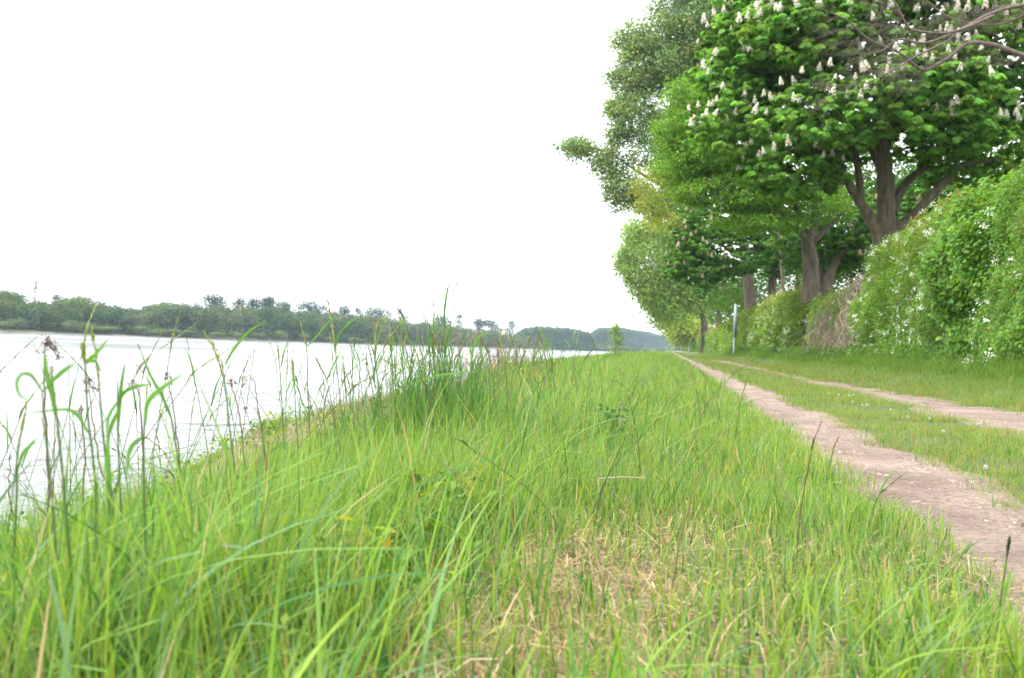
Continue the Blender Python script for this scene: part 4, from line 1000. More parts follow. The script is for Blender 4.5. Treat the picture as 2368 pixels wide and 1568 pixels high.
tag(g.build('riverside_wood', M_FAR), 'low hazy band of trees at the foot of the two far plantations', 'wood', kind='stuff')

# bird
q = P(455, 124, 150); g = Geo()
body = curve([q + CR * -.14, q + CR * -.05 + CU * .01, q + CR * .06, q + CR * .16], 5)
g.tube(body, [.01] + list(.045 * np.sin(np.linspace(.3, 2.9, len(body) - 2))) + [.008], (.05, .05, .05), 7)
for s_ in (-1, 1):
    w0 = q + CR * .02; a = CF * s_
    sec = [(0, .075, 0), (.12, .085, .05), (.24, .06, .02), (.36, .01, -.03)]
    v = []; 
    for o_, ch, up in sec: v += [w0 + a * o_ + CU * up - CR * ch + CR * .02, w0 + a * o_ + CU * up + CR * ch * .5, w0 + a * o_ + CU * (up + .012) + CR * ch * .5, w0 + a * o_ + CU * (up + .012) - CR * ch + CR * .02]
    f = []
    for k_ in range(3):
        b_ = 4 * k_
        for j in range(4): f.append([b_ + j, b_ + (j + 1) % 4, b_ + 4 + (j + 1) % 4, b_ + 4 + j])
    g.add(v, f, (.05, .05, .05))
tag(g.build('bird', M_STONE), 'tiny dark bird high in the white sky above the far bank', 'bird', kind='thing')

# ------------------------------------------------------------------ single tall grass stems and weeds in front of the river
def ground_px(px, d):
    """ground point below the line of sight at column px and depth d"""
    q = P(px, 900, d)
    for _ in range(4): q = P(px + (q[2] - 0) * 0, 900, d)
    z = float(zg(np.array([q[0]]), np.array([q[1]]))[0])
    return np.array([q[0], q[1], z - .02])

STEM = np.array([.115, .20, .065]); LEAFC = np.array([.11, .25, .05]); HEADG = np.array([.30, .34, .13]); HEADP = np.array([.20, .17, .12]); BRN = np.array([.17, .11, .085])
def ribbon(g, pts, w, tint, facing=None, m=0):
    pts = np.asarray(pts); k = len(pts); t = unit(np.gradient(pts, axis=0))
    fac = CF if facing is None else facing
    s = unit(np.cross(t, fac)) * (w * np.sin(np.linspace(.35, math.pi, k)) ** .7)[:, None] * .5
    n_ = unit(np.cross(s, t)); keel = n_ * (np.linalg.norm(s, axis=1) * .35)[:, None]
    v = np.stack([pts - s + keel, pts, pts + s + keel], 1).reshape(-1, 3)
    f = []
    for i in range(k - 1):
        b = 3 * i; f += [[b, b + 1, b + 4, b + 3], [b + 1, b + 2, b + 5, b + 4]]
    sh = np.linspace(.9, 1.15, k)[:, None, None] * np.broadcast_to(tint, (k, 3, 3))
    g.add(v, f, sh.reshape(-1, 3), m)

def head(g, pts, w, tint):
    """slender flowering head: small overlapping spikelets along the tip of the stalk"""
    pts = curve(pts, 6); L = np.linalg.norm(np.diff(pts, axis=0), axis=1).sum(); k = max(26, int(L / .0042))
    t = np.sort(rng.random(k)); idx = t * (len(pts) - 1); i0 = np.minimum(idx.astype(int), len(pts) - 2); fr = (idx - i0)[:, None]
    c = pts[i0] * (1 - fr) + pts[i0 + 1] * fr; tg = unit(pts[i0 + 1] - pts[i0])
    a = rng.uniform(0, 6.28, k); u = unit(np.cross(tg, CF)); v_ = np.cross(tg, u)
    rad = (u * np.cos(a)[:, None] + v_ * np.sin(a)[:, None])
    c = c + rad * (w * .22) * rng.random(k)[:, None]
    dr = unit(tg + rad * .35)
    v, f, cc = leaf_quads(c, w * 2.1 * rng.uniform(.6, 1.1, k) * np.sin(np.clip(t * 2.9 + .25, 0, math.pi)) ** .4, rad, jitter_tint(tint, k, .16, .06), .36, .08, dr)
    g.add(v, f, cc); g.tube(pts, np.full(len(pts), w * .13), tint, 4)

def grass_stem(label, d, pts, headn=0, leaves=(), w=.0037, hw=.012, tint=STEM, htint=HEADG, lw=.0052, base_px=None, ltint=LEAFC, name='tall_grass', cat='tall grass', group='tall grass stems standing against the river'):
    """pts: pixel path from the tip downwards; the stalk is rooted in the ground below the last point"""
    bpx = base_px if base_px is not None else pts[-1][0] + 4
    bp = ground_px(bpx, d); r = thing(name, bp, label, cat, group)
    W = [P(a, b, d + (i * .01)) for i, (a, b) in enumerate(pts)]
    g = Geo(); path = curve([bp] + W[::-1][:len(W) - (headn if headn else 0) + (1 if headn else 0)], 8)
    g.tube(path, np.linspace(w * .62, w * .28, len(path)), tint, 6); g.build('stalk', M_GRASS, r, smooth=True)
    if headn:
        g = Geo(); head(g, W[:headn + 1][::-1] if headn + 1 <= len(W) else W[::-1], hw, htint); g.build('seed_head', M_GRASS, r)
    for lf in leaves:
        g = Geo(); lp = curve([P(a, b, d - .005 * i) for i, (a, b) in enumerate(lf)], 8); ribbon(g, lp, lw, ltint * rng.uniform(.85, 1.15), unit(CF + rng.normal(0, .35, 3))); g.build('leaf', M_GRASS, r)
    return r

# blurred stems close to the lens, left
grass_stem('near grass stem whose leaf curls into a loop over the river, at the far left', 1.30, [(98, 905), (103, 990), (118, 1120), (130, 1400)], 0, [[(98, 905), (72, 868), (48, 866), (38, 890), (50, 918), (88, 928)], [(98, 908), (140, 862), (178, 838)]], lw=0.0046)
grass_stem('near grass stem with a thick upright flag leaf beside the looping leaf', 1.35, [(118, 846), (124, 905), (134, 990), (152, 1180), (172, 1480)], 0, [[(128, 960), (118, 900), (106, 850), (104, 806)], [(124, 880), (150, 856), (176, 838)]], w=.0042, lw=0.0062)
grass_stem('near pale stem with a slender head, tallest of the blurred left stems', 1.55, [(211, 756), (220, 810), (228, 880), (238, 1000), (252, 1200)], 2, [[(232, 860), (222, 838), (205, 835), (190, 834)], [(206, 838), (228, 812), (250, 784)]], hw=.008, lw=0.0050)
grass_stem('near stem with a narrow green head just left of the tallest blurred one', 1.50, [(192, 802), (197, 850), (203, 960), (222, 1200)], 1, [[(200, 842), (212, 826), (232, 812)], [(203, 1000), (180, 962), (150, 948), (58, 956)]], hw=.009, lw=0.0056)
grass_stem('near stem carrying one long leaf bent sharply to the upper right', 1.45, [(334, 970), (332, 1040), (334, 1180), (338, 1400)], 0, [[(334, 985), (342, 930), (378, 895), (430, 861)], [(330, 1010), (300, 1040), (292, 1110)]], lw=0.0068, w=.0045)
grass_stem('near stem with an arching leaf pointing right below the brown weed heads', 1.6, [(272, 880), (272, 960), (276, 1100), (288, 1400)], 0, [[(274, 930), (290, 905), (320, 893), (356, 888)], [(272, 1000), (276, 940), (282, 880), (290, 838)], [(270, 930), (250, 965), (246, 1010)]], lw=0.0059)
grass_stem('near straight stem leaning left with a thin pointed tip over open water', 1.7, [(318, 795), (350, 870), (376, 920), (396, 968), (420, 1120), (445, 1300)], 0, [[(396, 968), (374, 915), (348, 868), (320, 800)]], lw=0.0050)
grass_stem('near stem with a nodding fuzzy head and one forked leaf', 1.9, [(470, 766), (492, 800), (508, 842), (518, 880), (530, 980), (548, 1200)], 3, [[(520, 845), (540, 810), (575, 768), (617, 741)]], hw=.009, lw=0.0053, htint=np.array([.33, .35, .12]))
grass_stem('near thin stem with a bristly spike at the left border', 1.6, [(62, 932), (52, 985), (40, 1050), (36, 1200)], 2, [[(46, 1060), (60, 1040), (85, 1020)]], hw=.007)
grass_stem('near stem with a swollen leaf sheath between two straight stems', 1.55, [(252, 1005), (252, 1040), (256, 1120), (270, 1350)], 0, [[(258, 1130), (248, 1080), (250, 1030), (246, 1000)], [(250, 1010), (262, 975), (278, 940)]], lw=0.0062)
# middle stems
MS = [
 ('thin brown stem leaning left with a bare tip over the water', 3.2, [(655, 781), (680, 815), (702, 860), (725, 960), (745, 1040)], 0, [], dict(tint=BRN, w=.0022)),
 ('green stem with a short spike and a leaf fork to the right', 3.0, [(694, 742), (702, 775), (709, 802), (712, 900), (716, 1040)], 2, [[(709, 802), (732, 778), (756, 748), (782, 730)]], dict(hw=.008)),
 ('tall loose flowered stem left of the nodding head, leaf forked to the right', 3.3, [(757, 690), (764, 730), (772, 785), (776, 815), (784, 900), (800, 1060)], 3, [[(773, 812), (784, 775), (815, 735)], [(773, 812), (790, 765), (840, 722)]], dict(hw=.012)),
 ('stem with a slightly bent pale spike pointing up left', 3.4, [(723, 816), (742, 850), (756, 880), (772, 960), (790, 1080)], 2, [[(756, 880), (768, 850), (792, 800)]], dict(hw=.008)),
 ('short spike stem with pointed leaf beside the thin brown stem', 3.1, [(642, 798), (646, 840), (650, 900), (656, 1060)], 1, [[(650, 850), (655, 820), (664, 790)]], dict(hw=.007)),
 ('stem with a closed narrow green spike above the young shrub', 3.2, [(676, 824), (680, 870), (684, 960), (690, 1080)], 1, [[(684, 912), (678, 880), (672, 820)]], dict(hw=.008)),
 ('stem with a slim upright spike right of the loose flowered one', 3.5, [(808, 788), (822, 832), (834, 880), (845, 980), (850, 1080)], 1, [[(834, 860), (828, 825), (812, 792)]], dict(hw=.008)),
 ('stem whose pale head nods over in a hook', 3.6, [(894, 746), (886, 738), (874, 748), (868, 780), (868, 830), (878, 960)], 4, [[(868, 830), (872, 790), (884, 755), (892, 745)]], dict(hw=.010)),
 ('stem with a long pale seed head left of the hooked one', 3.5, [(863, 757), (868, 795), (866, 830), (874, 880), (886, 1000)], 2, [[(870, 860), (882, 830), (896, 800)]], dict(hw=.009)),
 ('straight stem with slender head and high leaf, right of the hooked one', 3.7, [(900, 745), (902, 790), (904, 815), (910, 900), (922, 1040)], 2, [[(904, 830), (908, 790), (912, 750)], [(910, 880), (925, 860), (950, 845)]], dict(hw=.009)),
 ('purple brown headed stem bending left, first of the dark heads', 4.2, [(912, 705), (926, 722), (940, 752), (947, 790), (962, 880), (985, 1010)], 3, [[(949, 800), (938, 765), (915, 715)]], dict(htint=np.array([.15, .12, .10]), hw=.009)),
 ('dark stem with a knotty purplish head next to the sheaf centre', 4.5, [(965, 690), (975, 715), (985, 745), (992, 780), (1000, 900), (1004, 1020)], 3, [[(993, 800), (988, 740), (983, 672)], [(995, 790), (1004, 730), (1016, 690)]], dict(htint=np.array([.16, .13, .11]), hw=.009)),
 ('tallest stem, its dark knotted head bending right above the sky line', 4.6, [(1074, 641), (1058, 655), (1048, 675), (1043, 710), (1042, 760), (1038, 880), (1030, 1020)], 4, [[(1043, 750), (1052, 710), (1061, 664)]], dict(htint=np.array([.14, .12, .11]), hw=.008)),
 ('long dark green blade stem just left of the tallest one', 4.5, [(1032, 690), (1028, 740), (1028, 800), (1024, 900), (1020, 1020)], 0, [[(1028, 770), (1028, 720), (1034, 675), (1040, 650)], [(1028, 830), (1036, 780), (1046, 740)]], dict(lw=.010, ltint=np.array([.07, .16, .05]))),
 ('stiff green spike stem in the middle of the sheaf', 4.4, [(1004, 680), (1002, 720), (1002, 760), (1008, 900), (1012, 1020)], 2, [[(1002, 770), (1012, 730), (1022, 690)]], dict(hw=.010)),
 ('dense flowered stem leaning against the sheaf', 4.3, [(998, 765), (1000, 800), (1004, 850), (1008, 920), (1010, 1020)], 3, [], dict(hw=.014, htint=np.array([.17, .24, .06]))),
 ('pale dry spike stem standing low in the sheaf', 4.2, [(976, 762), (978, 800), (980, 850), (982, 930), (985, 1020)], 3, [], dict(hw=.008, htint=np.array([.34, .29, .2]), tint=np.array([.22, .2, .12]))),
 ('stem ending in an arched leaf with a drop at its tip', 4.2, [(1092, 832), (1084, 880), (1078, 940), (1076, 1020)], 0, [[(1088, 850), (1096, 800), (1112, 776), (1136, 770)]], dict(lw=.010)),
 ('pinkish knotted stem leaning left beside the drop tipped leaf', 4.3, [(1105, 768), (1118, 795), (1132, 820), (1142, 900), (1152, 1000)], 2, [[(1130, 825), (1118, 850), (1108, 872)]], dict(htint=np.array([.24, .18, .14]))),
 ('stem with a hooked catkin like head', 5.0, [(1178, 790), (1170, 765), (1160, 764), (1157, 785), (1162, 830), (1170, 860), (1182, 960)], 5, [[(1168, 850), (1176, 820), (1190, 800)]], dict(hw=.010)),
 ('slender bare arching stem over the hooked head', 5.0, [(1160, 742), (1178, 768), (1190, 810), (1202, 870), (1212, 960)], 1, [], dict(hw=.006)),
 ('stem with two brown tipped spikes in front of the distant plantation', 5.6, [(1236, 752), (1248, 775), (1258, 805), (1266, 850), (1278, 940)], 2, [[(1262, 800), (1254, 770), (1240, 745)]], dict(htint=np.array([.19, .18, .10]))),
 ('forked stem right of the double spike', 5.6, [(1254, 765), (1258, 785), (1264, 815), (1274, 860), (1284, 940)], 2, [[(1264, 800), (1272, 780), (1284, 757)]], dict()),
 ('leaning dark spike in front of the gap between the plantations', 6.2, [(1352, 760), (1364, 775), (1376, 800), (1384, 840), (1392, 900)], 2, [], dict(htint=np.array([.13, .15, .08]))),
 ('thin white budded weed stem before the distant wood', 5.8, [(1305, 785), (1314, 795), (1320, 812), (1328, 860), (1334, 920)], 2, [], dict(hw=.007, htint=np.array([.4, .4, .32]))),
 ('long straw coloured blade leaning right over the lane side grass', 4.8, [(1490, 800), (1462, 840), (1440, 882), (1424, 950), (1410, 1020)], 2, [], dict(htint=np.array([.38, .33, .17]), hw=.006)),
 ('broken stem bent horizontally near the sapling', 4.8, [(1428, 820), (1390, 830), (1368, 848), (1360, 900), (1352, 990)], 0, [[(1366, 850), (1392, 832), (1426, 821)]], dict(lw=.006)),
 ('pale twig like stem crossing the sheaf to the right', 4.0, [(1080, 932), (1060, 905), (1036, 884), (1012, 868), (985, 950), (980, 1010)], 0, [[(948, 890), (1000, 872), (1060, 862), (1100, 858)]], dict(lw=.007)),
 ('stem with green spike low at the right of the sheaf', 4.8, [(1230, 850), (1228, 880), (1232, 940), (1240, 1000)], 1, [[(1232, 900), (1222, 870), (1216, 830)]], dict()),
 ('small rough meadow grass head beside the lane', 4.0, [(1940, 1010), (1930, 1030), (1922, 1060), (1918, 1090)], 2, [], dict(hw=.008, htint=np.array([.13, .17, .06]))),
 ('wispy grass head leaning over the near rut', 2.7, [(2094, 1092), (2060, 1120), (2030, 1150), (2015, 1200)], 3, [[(2030, 1150), (2050, 1110), (2075, 1085)]], dict(hw=.008, htint=np.array([.14, .19, .06]))),
 ('dark timothy head standing at the right border of the near rut', 1.75, [(2334, 1242), (2332, 1262), (2328, 1290), (2318, 1360), (2306, 1440)], 2, [[(2322, 1400), (2330, 1350), (2342, 1310)]], dict(hw=.008, htint=np.array([.07, .12, .045]))),
]
for lb, d_, pts_, hn, lv, kw in MS:
    grass_stem(lb, d_, pts_, hn, lv, **kw)

# many thinner unnamed stalks of the same grasses
g = Geo()
for _ in range(480):
    y_ = rng.uniform(1.6, 9) if rng.random() < .75 else rng.uniform(9, 26)
    e_ = float(edge(y_)); x_ = e_ + rng.gamma(1.6, .32) if rng.random() < .75 else rng.uniform(e_, .4)
    if x_ > .5 or not seen(np.array([x_]), np.array([y_]), np.array([.3]))[0]: continue
    z_ = float(zg(np.array([x_]), np.array([y_]))[0]); near = x_ > -.5
    h_ = rng.uniform(.22, .40) if near else rng.uniform(.28, .66)
    ln = rng.normal(0, .12, 2); ws = (1 + y_ / 9) * .9
    p0 = np.array([x_, y_, z_]); p1 = p0 + [ln[0] * .3, ln[1] * .3, h_ * .5]; p2 = p0 + [ln[0], ln[1], h_]
    tn = STEM * rng.uniform(.7, 1.2) if rng.random() < .75 else BRN * rng.uniform(.8, 1.4)
    c_ = curve([p0, p1, p2], 5); g.tube(c_, np.linspace(.0016, .0008, len(c_)) * ws, tn, 4)
    if rng.random() < .65:
        e2 = p2 + [ln[0] * .5, ln[1] * .5, h_ * .16]; head(g, [p2 * .85 + p1 * .15, p2, e2], .006 * ws, HEADG * rng.uniform(.7, 1.1) if rng.random() < .7 else HEADP)
    if rng.random() < .45:
        a = rng.uniform(0, 6.28); q = p1 * .4 + p2 * .6; kk = rng.uniform(.5, 1); ribbon(g, curve([q, q + np.array([math.cos(a) * .018, math.sin(a) * .018, .06]) * kk, q + np.array([math.cos(a) * .05, math.sin(a) * .05, .11]) * kk], 6), .0042 * ws ** .5, LEAFC * rng.uniform(.7, 1.2))
tag(g.build('seeding_grass', M_GRASS), 'thin seeding stalks scattered among the meadow grass', 'seeding grass', kind='stuff')

# dense dark green sheaf in the middle
q = ground_px(1000, 4.5); n_ = 1500
x = q[0] + rng.normal(0, .16, n_); y = q[1] + rng.normal(0, .16, n_)
c = grass_cols(x, y, n_, .05, .0) * np.array([.70, .80, .85])
g = Geo(); v, f, cc = blades(x, y, rng.uniform(.26, .60, n_) * np.where(rng.random(n_) < .12, 1.3, 1), rng.uniform(.003, .007, n_), np.abs(rng.normal(.14, .2, n_)), rng.uniform(0, 6.28, n_), c, c, 7); g.add(v - np.array([q[0], q[1], q[2]]) * 0, f, cc)
for _ in range(60):
    b_ = np.array([q[0] + rng.normal(0, .15), q[1] + rng.normal(0, .12), q[2]]); L_ = rng.uniform(.42, .70); dx, dy = rng.normal(0, .07, 2)
    t_ = b_ + [dx, dy, L_]; c_ = curve([b_, b_ + [dx * .3, dy * .3, L_ * .5], t_], 5); g.tube(c_, np.linspace(.0022, .0012, len(c_)), STEM * np.array([.6, .8, .75]) * rng.uniform(.7, 1.1), 4)
    if rng.random() < .5: head(g, [t_ - [dx * .1, dy * .1, .03], t_, t_ + [dx * .3, dy * .3, .07]], .009, HEADG * rng.uniform(.55, 1))
    for _k in range(2):
        f_ = rng.uniform(.45, .9); s_ = b_ + (t_ - b_) * f_; a = rng.uniform(0, 6.28); ribbon(g, curve([s_, s_ + [math.cos(a) * .014, math.sin(a) * .014, .07], s_ + [math.cos(a) * .045, math.sin(a) * .045, .14]], 6), .005, LEAFC * np.array([.65, .8, .8]))
o = g.build('grass_tussock', M_GRASS); tag(o, 'dense deep green tussock standing taller than the meadow, in its middle', 'grass tussock', kind='thing')
# coarse foreground tuft on the left
q = ground_px(230, 1.5); n_ = 150
x = q[0] + rng.normal(0, .16, n_); y = q[1] + rng.normal(0, .13, n_)
c = grass_cols(x, y, n_, .08, .0) * np.array([.9, .97, 1.1])
g = Geo(); v, f, cc = blades(x, y, rng.uniform(.22, .50, n_), rng.uniform(.006, .013, n_), np.abs(rng.normal(.30, .3, n_)), rng.uniform(0, 6.28, n_), c, c * 1.1, 9); g.add(v, f, cc)
o = g.build('grass_tussock', M_GRASS); tag(o, 'coarse blurred tussock of broad bluish green blades closest to the lens on the left', 'grass tussock', kind='thing')
for px_, d_, lb in ((760, 1.15, 'loose tuft of broad out of focus blades at the bottom left of centre'), (1480, 1.3, 'low broad bladed tuft at the bottom just left of the straw patch edge'), (2100, 1.5, 'bright broad bladed tuft at the bottom right before the rut')):
    q = ground_px(px_, d_); n_ = 70; x = q[0] + rng.normal(0, .055, n_); y = q[1] + rng.normal(0, .05, n_); c = grass_cols(x, y, n_, .1, .0)
    g = Geo(); v, f, cc = blades(x, y, rng.uniform(.10, .24, n_), rng.uniform(.005, .010, n_), np.abs(rng.normal(.35, .3, n_)), rng.uniform(0, 6.28, n_), c, c * 1.1, 8); g.add(v, f, cc)
    tag(g.build('grass_tussock', M_GRASS), lb, 'grass tussock', kind='thing')

# dead weed stalks with drooping brown heads
def dead_weed(label, d, pts, heads):
    bp = ground_px(pts[-1][0] + 3, d); r = thing('dead_weed', bp, label, 'dead weed', 'dead weed stalks with brown heads')
    g = Geo(); c_ = curve([bp] + [P(a, b, d) for a, b in pts][::-1], 7); c_[1:-1] += rng.normal(0, .0012, (len(c_) - 2, 3)); g.tube(c_, np.linspace(.0026, .0011, len(c_)), BRN * .9, 5); g.build('stalk', M_DRY, r)
    g = Geo()
    for hx, hy, n_, sp in heads:
        c0 = P(hx, hy, d); a = P(*pts[0], d)
        g.tube(curve([a, (a + c0) / 2 + [0, 0, .012], c0], 4), np.linspace(.001, .0006, 8), BRN, 4)
        k_ = n_ * 3; cc0 = c0 + rng.normal(0, sp * .7, (k_, 3)) * [1, .6, 1.2]
        v, f, cc = leaf_quads(cc0, rng.uniform(.0025, .006, k_), rng.normal(0, 1, (k_, 3)), jitter_tint((.20, .15, .12), k_, .3, .05), .7, .15); g.add(v, f, cc)
    g.build('flower_head', M_DRY, r)
dead_weed('tallest dead weed with a big drooping brown panicle at the far left', 2.1, [(106, 800), (102, 850), (104, 950), (110, 1180)], [(108, 785, 16, .006), (112, 800, 12, .006), (122, 800, 12, .006), (130, 810, 12, .006), (138, 820, 10, .005), (133, 828, 9, .005), (112, 835, 10, .006), (100, 815, 9, .005), (88, 812, 5, .003), (118, 792, 8, .006)])
dead_weed('dead weed with a broad crumbling brown head behind the blurred stems', 2.3, [(205, 885), (212, 960), (228, 1060), (250, 1180)], [(196, 882, 12, .007), (208, 880, 14, .007), (214, 892, 12, .006), (200, 905, 8, .006), (222, 900, 8, .005)])
dead_weed('low dead weed head beside the broad crumbling one', 2.3, [(188, 945), (188, 980), (196, 1100)], [(182, 955, 9, .005), (190, 950, 8, .005)])
dead_weed('small dead weed with a clustered tip left of the bent leaf', 2.4, [(306, 888), (320, 905), (326, 960), (332, 1150)], [(303, 886, 10, .005), (312, 890, 8, .004), (306, 898, 6, .004), (320, 892, 4, .003)])
dead_weed('slim dead weed with three tiny hanging buds', 2.5, [(386, 868), (394, 905), (404, 960), (416, 1080), (420, 1200)], [(386, 866, 7, .004), (381, 877, 6, .003), (394, 873, 5, .003), (397, 888, 4, .002)])
dead_weed('dead weed with a heavy bent pair of brown heads over the water', 2.6, [(534, 885), (544, 920), (556, 980), (566, 1120)], [(532, 882, 14, .006), (536, 890, 8, .004), (545, 886, 7, .003)])
dead_weed('dead weed with two thin drooping heads right of the bent pair', 2.7, [(588, 880), (596, 930), (606, 1010), (618, 1140)], [(566, 876, 9, .004), (562, 892, 8, .004)])
dead_weed('dead weed with one small hanging teardrop head', 2.7, [(596, 952), (604, 990), (614, 1050), (620, 1150)], [(566, 944, 8, .004)])
dead_weed('bare forked dead weed near the leafy shrub on the left', 2.4, [(24, 1050), (20, 1120), (30, 1200), (40, 1260)], [(24, 1060, 3, .003)])
dead_weed('reddish bare dead stalk in front of the shore on the left', 1.9, [(387, 1100), (389, 1180), (392, 1240), (396, 1300)], [(387, 1100, 3, .003)])

# leafy shrubs on the bank
def lobed_leaf(g, c, size, nrm, tint):
    n_ = len(c); nrm = unit(nrm); d = unit(np.cross(nrm, rng.normal(size=(n_, 3)))); s = np.cross(nrm, d); size = np.broadcast_to(size, (n_,))[:, None]
    for a, L in ((0, 1), (.95, .8), (-.95, .8), (1.9, .6), (-1.9, .6)):
        dr = d * math.cos(a) + s * math.sin(a); v, f, cc = leaf_quads(c, size[:, 0] * L, nrm, tint, .75, .05, dr); g.add(v, f, cc)
def shrub(name, label, cat, px, d, h, w, n_, size, tint, stems=7, lobed=False, tip=None, group=None, lift=0.0):
    bp = ground_px(px, d); r = thing(name, bp, label, cat, group); g = Geo(); ends = []
    for _ in range(stems):
        a = rng.uniform(0, 6.28); o_ = np.array([math.cos(a), math.sin(a) * .7, 0]) * w * rng.uniform(.2, 1); e_ = bp + o_ + [0, 0, h * rng.uniform(.55, 1.0)]
        c_ = curve([bp + o_ * .1, bp + o_ * .5 + [0, 0, h * .45], e_], 6); g.tube(c_, np.linspace(.004, .0012, len(c_)) * (1 + d / 10), BRN, 5); ends.append(c_)
    g.build('stems', M_DRY, r)
    g = Geo(); allp = np.concatenate([c_[4:] for c_ in ends]); c0 = allp[rng.integers(0, len(allp), n_)] + rng.normal(0, w * .16, (n_, 3)) * [1, 1, .6]
    tn = jitter_tint(tint, n_, .2, .1)
    if tip is not None: q = rng.random(n_) < .15; tn[q] = jitter_tint(tip, q.sum(), .15, .1)
    nn = rng.normal(0, .6, (n_, 3)) + [-.1, -.5, .8]
    if lobed: lobed_leaf(g, c0, size * rng.uniform(.6, 1.2, n_), nn, tn)
    else:
        v, f, cc = leaf_quads(c0, size * rng.uniform(.6, 1.2, n_), nn, tn, .65, .1); g.add(v, f, cc)
    g.build('foliage', M_LEAF, r); return r
shrub('vine_shrub', 'small shrub with yellow green lobed leaves behind the blurred stems on the left', 'shrub', 200, 2.5, .34, .13, 85, .026, (.15, .22, .03), 8, True, (.30, .26, .04))
shrub('vine_shrub', 'low reddish edged vine shoot left of the lobed leaf shrub', 'shrub', 95, 2.3, .12, .16, 60, .026, (.19, .24, .035), 6, True, (.30, .13, .05))
shrub('rose_shrub', 'young wild rose shrub with fine dark leaflets left of the tall sheaf', 'shrub', 890, 5.6, .42, .34, 420, .024, (.07, .15, .03), 12, False, (.25, .15, .04))
shrub('rose_shrub', 'small light green shrub on the shoulder of the bank above the brown slope', 'shrub', 690, 4.6, .24, .22, 200, .02, (.16, .24, .04), 9, False, (.30, .13, .05))
shrub('young_maple', 'knee high maple seedling with light lobed leaves in the middle of the bank', 'shrub', 750, 4.2, .30, .13, 46, .026, (.12, .24, .035), 4, True)
shrub('cleavers_shrub', 'pale green sprawling herb at the crest right of the sheaf', 'shrub', 1160, 6.0, .40, .20, 220, .016, (.17, .25, .06), 8)
shrub('dogwood_shrub', 'yellowish low shrub before the water to the right of the sheaf', 'shrub', 1225, 8.5, .42, .5, 420, .03, (.24, .27, .05), 12, False, (.30, .2, .07))
shrub('nettle', 'dark green nettle clump in the meadow beside the lane', 'herb', 1400, 5.2, .22, .17, 240, .035, (.065, .15, .03), 9)
shrub('parsley_herb', 'small feathery herb with greenish white umbels in the meadow', 'herb', 1270, 3.6, .30, .07, 90, .014, (.12, .20, .05), 4, False, (.5, .52, .4))
sp = P(1421, 810, 26); zb = float(zg(np.array([sp[0]]), np.array([sp[1]]))[0])
rs = thing('sapling', (sp[0], sp[1], zb), 'slender bright green sapling standing alone on the crest of the bank', 'young tree')
g = Geo(); q0 = np.array([sp[0], sp[1], zb - .1]); tp = P(1425, 757, 26); c_ = curve([q0, (q0 + tp) / 2 + [.02, 0, 0], tp], 8); g.tube(c_, np.linspace(.016, .004, len(c_)), n=6)
ce = []
for k_ in range(26):
    t = rng.uniform(.25, .97); b_ = q0 * (1 - t) + tp * t; a = rng.uniform(0, 6.28); L = .26 * (1.15 - t) + .05; e_ = b_ + [math.cos(a) * L, math.sin(a) * L, .12]; g.tube([b_, (b_ + e_) / 2, e_], [.005, .004, .002], n=4); ce += [e_, (b_ + e_) / 2]
g.build('trunk', M_BARK, rs)
v, f, c = small_leaves(13, .055, .06, (.17, .26, .03), 1.0)(np.array(ce), np.tile([0, 0, 1.0], (len(ce), 1))); make_mesh('crown', v, f, M_LEAF, c, rs)
# twiggy reddish brush beyond the sheaf
g = Geo()
for _ in range(420):
    y_ = rng.uniform(10, 34); x_ = float(edge(y_)) - rng.uniform(-.3, 1.2); z_ = float(zg(np.array([x_]), np.array([y_]))[0]); h_ = rng.uniform(.3, .85)
    g.tube([(x_, y_, z_), (x_ + rng.normal(0, .06), y_, z_ + h_ * .5), (x_ + rng.normal(0, .15), y_ + rng.normal(0, .1), z_ + h_)], np.array([.004, .003, .0015]) * y_ / 14, jitter_tint((.25, .17, .14), 1, .2)[0], 3)
tag(g.build('twig_brush', M_DRY), 'leafless pinkish twigs standing along the far part of the crest', 'brush', kind='stuff')

# dandelion clocks, one buttercup, a straw
def clock_mesh():
    g = Geo(); n_ = 170; d = unit(rng.normal(size=(n_, 3))); c0 = d * .018 * rng.uniform(.9, 1.05, n_)[:, None]
    v, f, c = leaf_quads(c0, .006, d, jitter_tint((.42, .41, .38), n_, .1, .02), .8, .02); g.add(v, f, c)
    v, f, c = leaf_quads(d * .004, .015, np.cross(d, [.3, .2, .9]), np.tile((.6, .58, .52), (n_, 1)), .08, 0, d); g.add(v, f, c)
    o = g.build('clock', M_PETAL); me = o.data; bpy.data.objects.remove(o); return me
def stalk_mesh(h):
    g = Geo(); g.tube([(0, 0, 0), (.006, 0, h * .5), (0, 0, h)], [.0022, .0018, .0015], (.16, .24, .06), 6); o = g.build('stalk_src', M_GRASS); me = o.data; bpy.data.objects.remove(o); return me
CM = clock_mesh(); SM = stalk_mesh(.09)
dn = [(1964, 918), (1974, 914), (1972, 926), (1994, 935), (2004, 934), (2060, 943), (2099, 958), (2182, 996), (2262, 978), (2280, 1078), (1916, 908), (2150, 963), (1940, 912)]
dl = ['left one of the tight trio of dandelion clocks between the ruts', 'top right one of the tight dandelion trio between the ruts', 'lower right one of the tight dandelion trio between the ruts', 'left one of the dandelion pair just beyond the trio', 'right one of the dandelion pair just beyond the trio',
      'single dandelion clock between the pair and the round bright one', 'small dandelion clock left of the round bright one', 'round bright dandelion clock in the middle of the turf strip', 'dandelion clock at the rim of the far rut', 'dandelion clock nearest the near rut at the right', 'tiny farthest dandelion clock of the strip, left of the trio', 'faint dandelion clock close to the far rut', 'second farthest dandelion clock of the strip, by the trio']
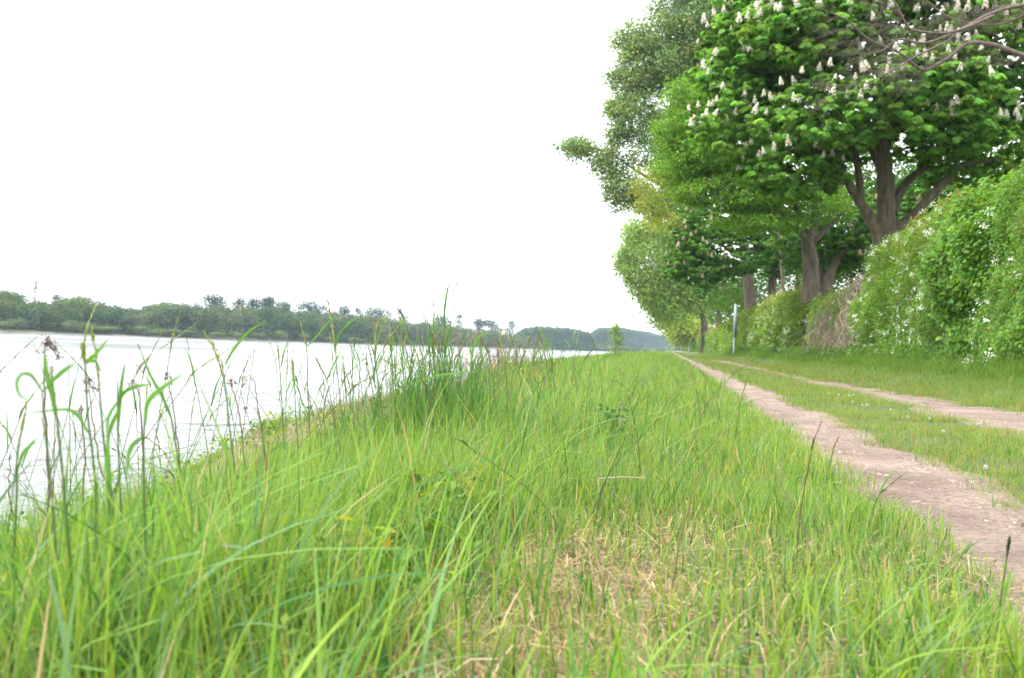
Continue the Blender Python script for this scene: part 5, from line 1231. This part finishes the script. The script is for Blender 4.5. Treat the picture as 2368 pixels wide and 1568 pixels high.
for (a, b), lb in zip(dn, dl):
    hh_ = .05 if b > 1050 else .09; hor = 795 + (a - 1184) * math.tan(ROLL); d_ = (.5 - hh_) * FPX / (b - hor); q = P(a, b, d_); z = float(zg(np.array([q[0]]), np.array([q[1]]))[0])
    r = thing('dandelion', (q[0], q[1], z), lb, 'dandelion', 'dandelion clocks in the turf between the ruts')
    for nm, me, zz in (('stalk', SM, 0), ('seed_clock', CM, .09)):
        o = bpy.data.objects.new(nm, me); col.objects.link(o); o.parent = r; o.location = (0, 0, zz * hh_ / .09); s_ = .62 if nm == 'seed_clock' else 1; o.scale = (s_, s_, s_ if nm == 'seed_clock' else hh_ / .09)
q = ground_px(1062, 2.05); r = thing('buttercup', q, 'single small yellow flower low in the grass left of the straw patch', 'flower')
g = Geo(); g.tube([q, q + [.005, 0, .05], q + [0, 0, .09]], [.001, .001, .0008], (.12, .2, .04), 5); g.build('stalk', M_GRASS, r)
g = Geo()
for k_ in range(5):
    a = k_ * 1.2566; v, f, c = leaf_quads(np.array([q + [0, 0, .09]]), .007, np.array([[0, 0, 1.0]]), np.array([[.75, .58, .02]]), .95, .1, np.array([[math.cos(a), math.sin(a), .4]])); g.add(v, f, c)
g.build('petals', M_PETAL, r)
a, b = P(1380, 1158, 3.1), P(1492, 1150, 3.15); g = Geo(); 
for q in (a, b): q[2] = float(zg(np.array([q[0]]), np.array([q[1]]))[0]) + .13
g.tube(curve([a, (a + b) / 2 + [0, 0, .004], b], 5), np.full(len(curve([a, (a + b) / 2, b], 5)), 0.0018), (.38, .33, .22), 7); g.tube([a, a + [.01, 0, -.05], a + [.012, .01, -.11]], [.002, .002, .001], (.45, .38, .25), 6)
tag(g.build('straw_stalk', M_DRY), 'pale broken straw lying almost level across the grass tips', 'straw stalk', kind='thing')

# air
bm = Geo(); box(bm, -9300, 9300, -9300, 9300, -7.2, 42)
m, n, l = new_mat('haze_air'); vo = n.new('ShaderNodeVolumePrincipled'); vo.inputs['Color'].default_value = (.66, .84, 1.0, 1); vo.inputs['Density'].default_value = .00016
vo.inputs['Anisotropy'].default_value = .2
o = n.new('ShaderNodeOutputMaterial'); l.new(vo.outputs[0], o.inputs['Volume'])
tag(bm.build('haze', m), 'thin pale haze lying over the river and fields', 'haze', kind='stuff')
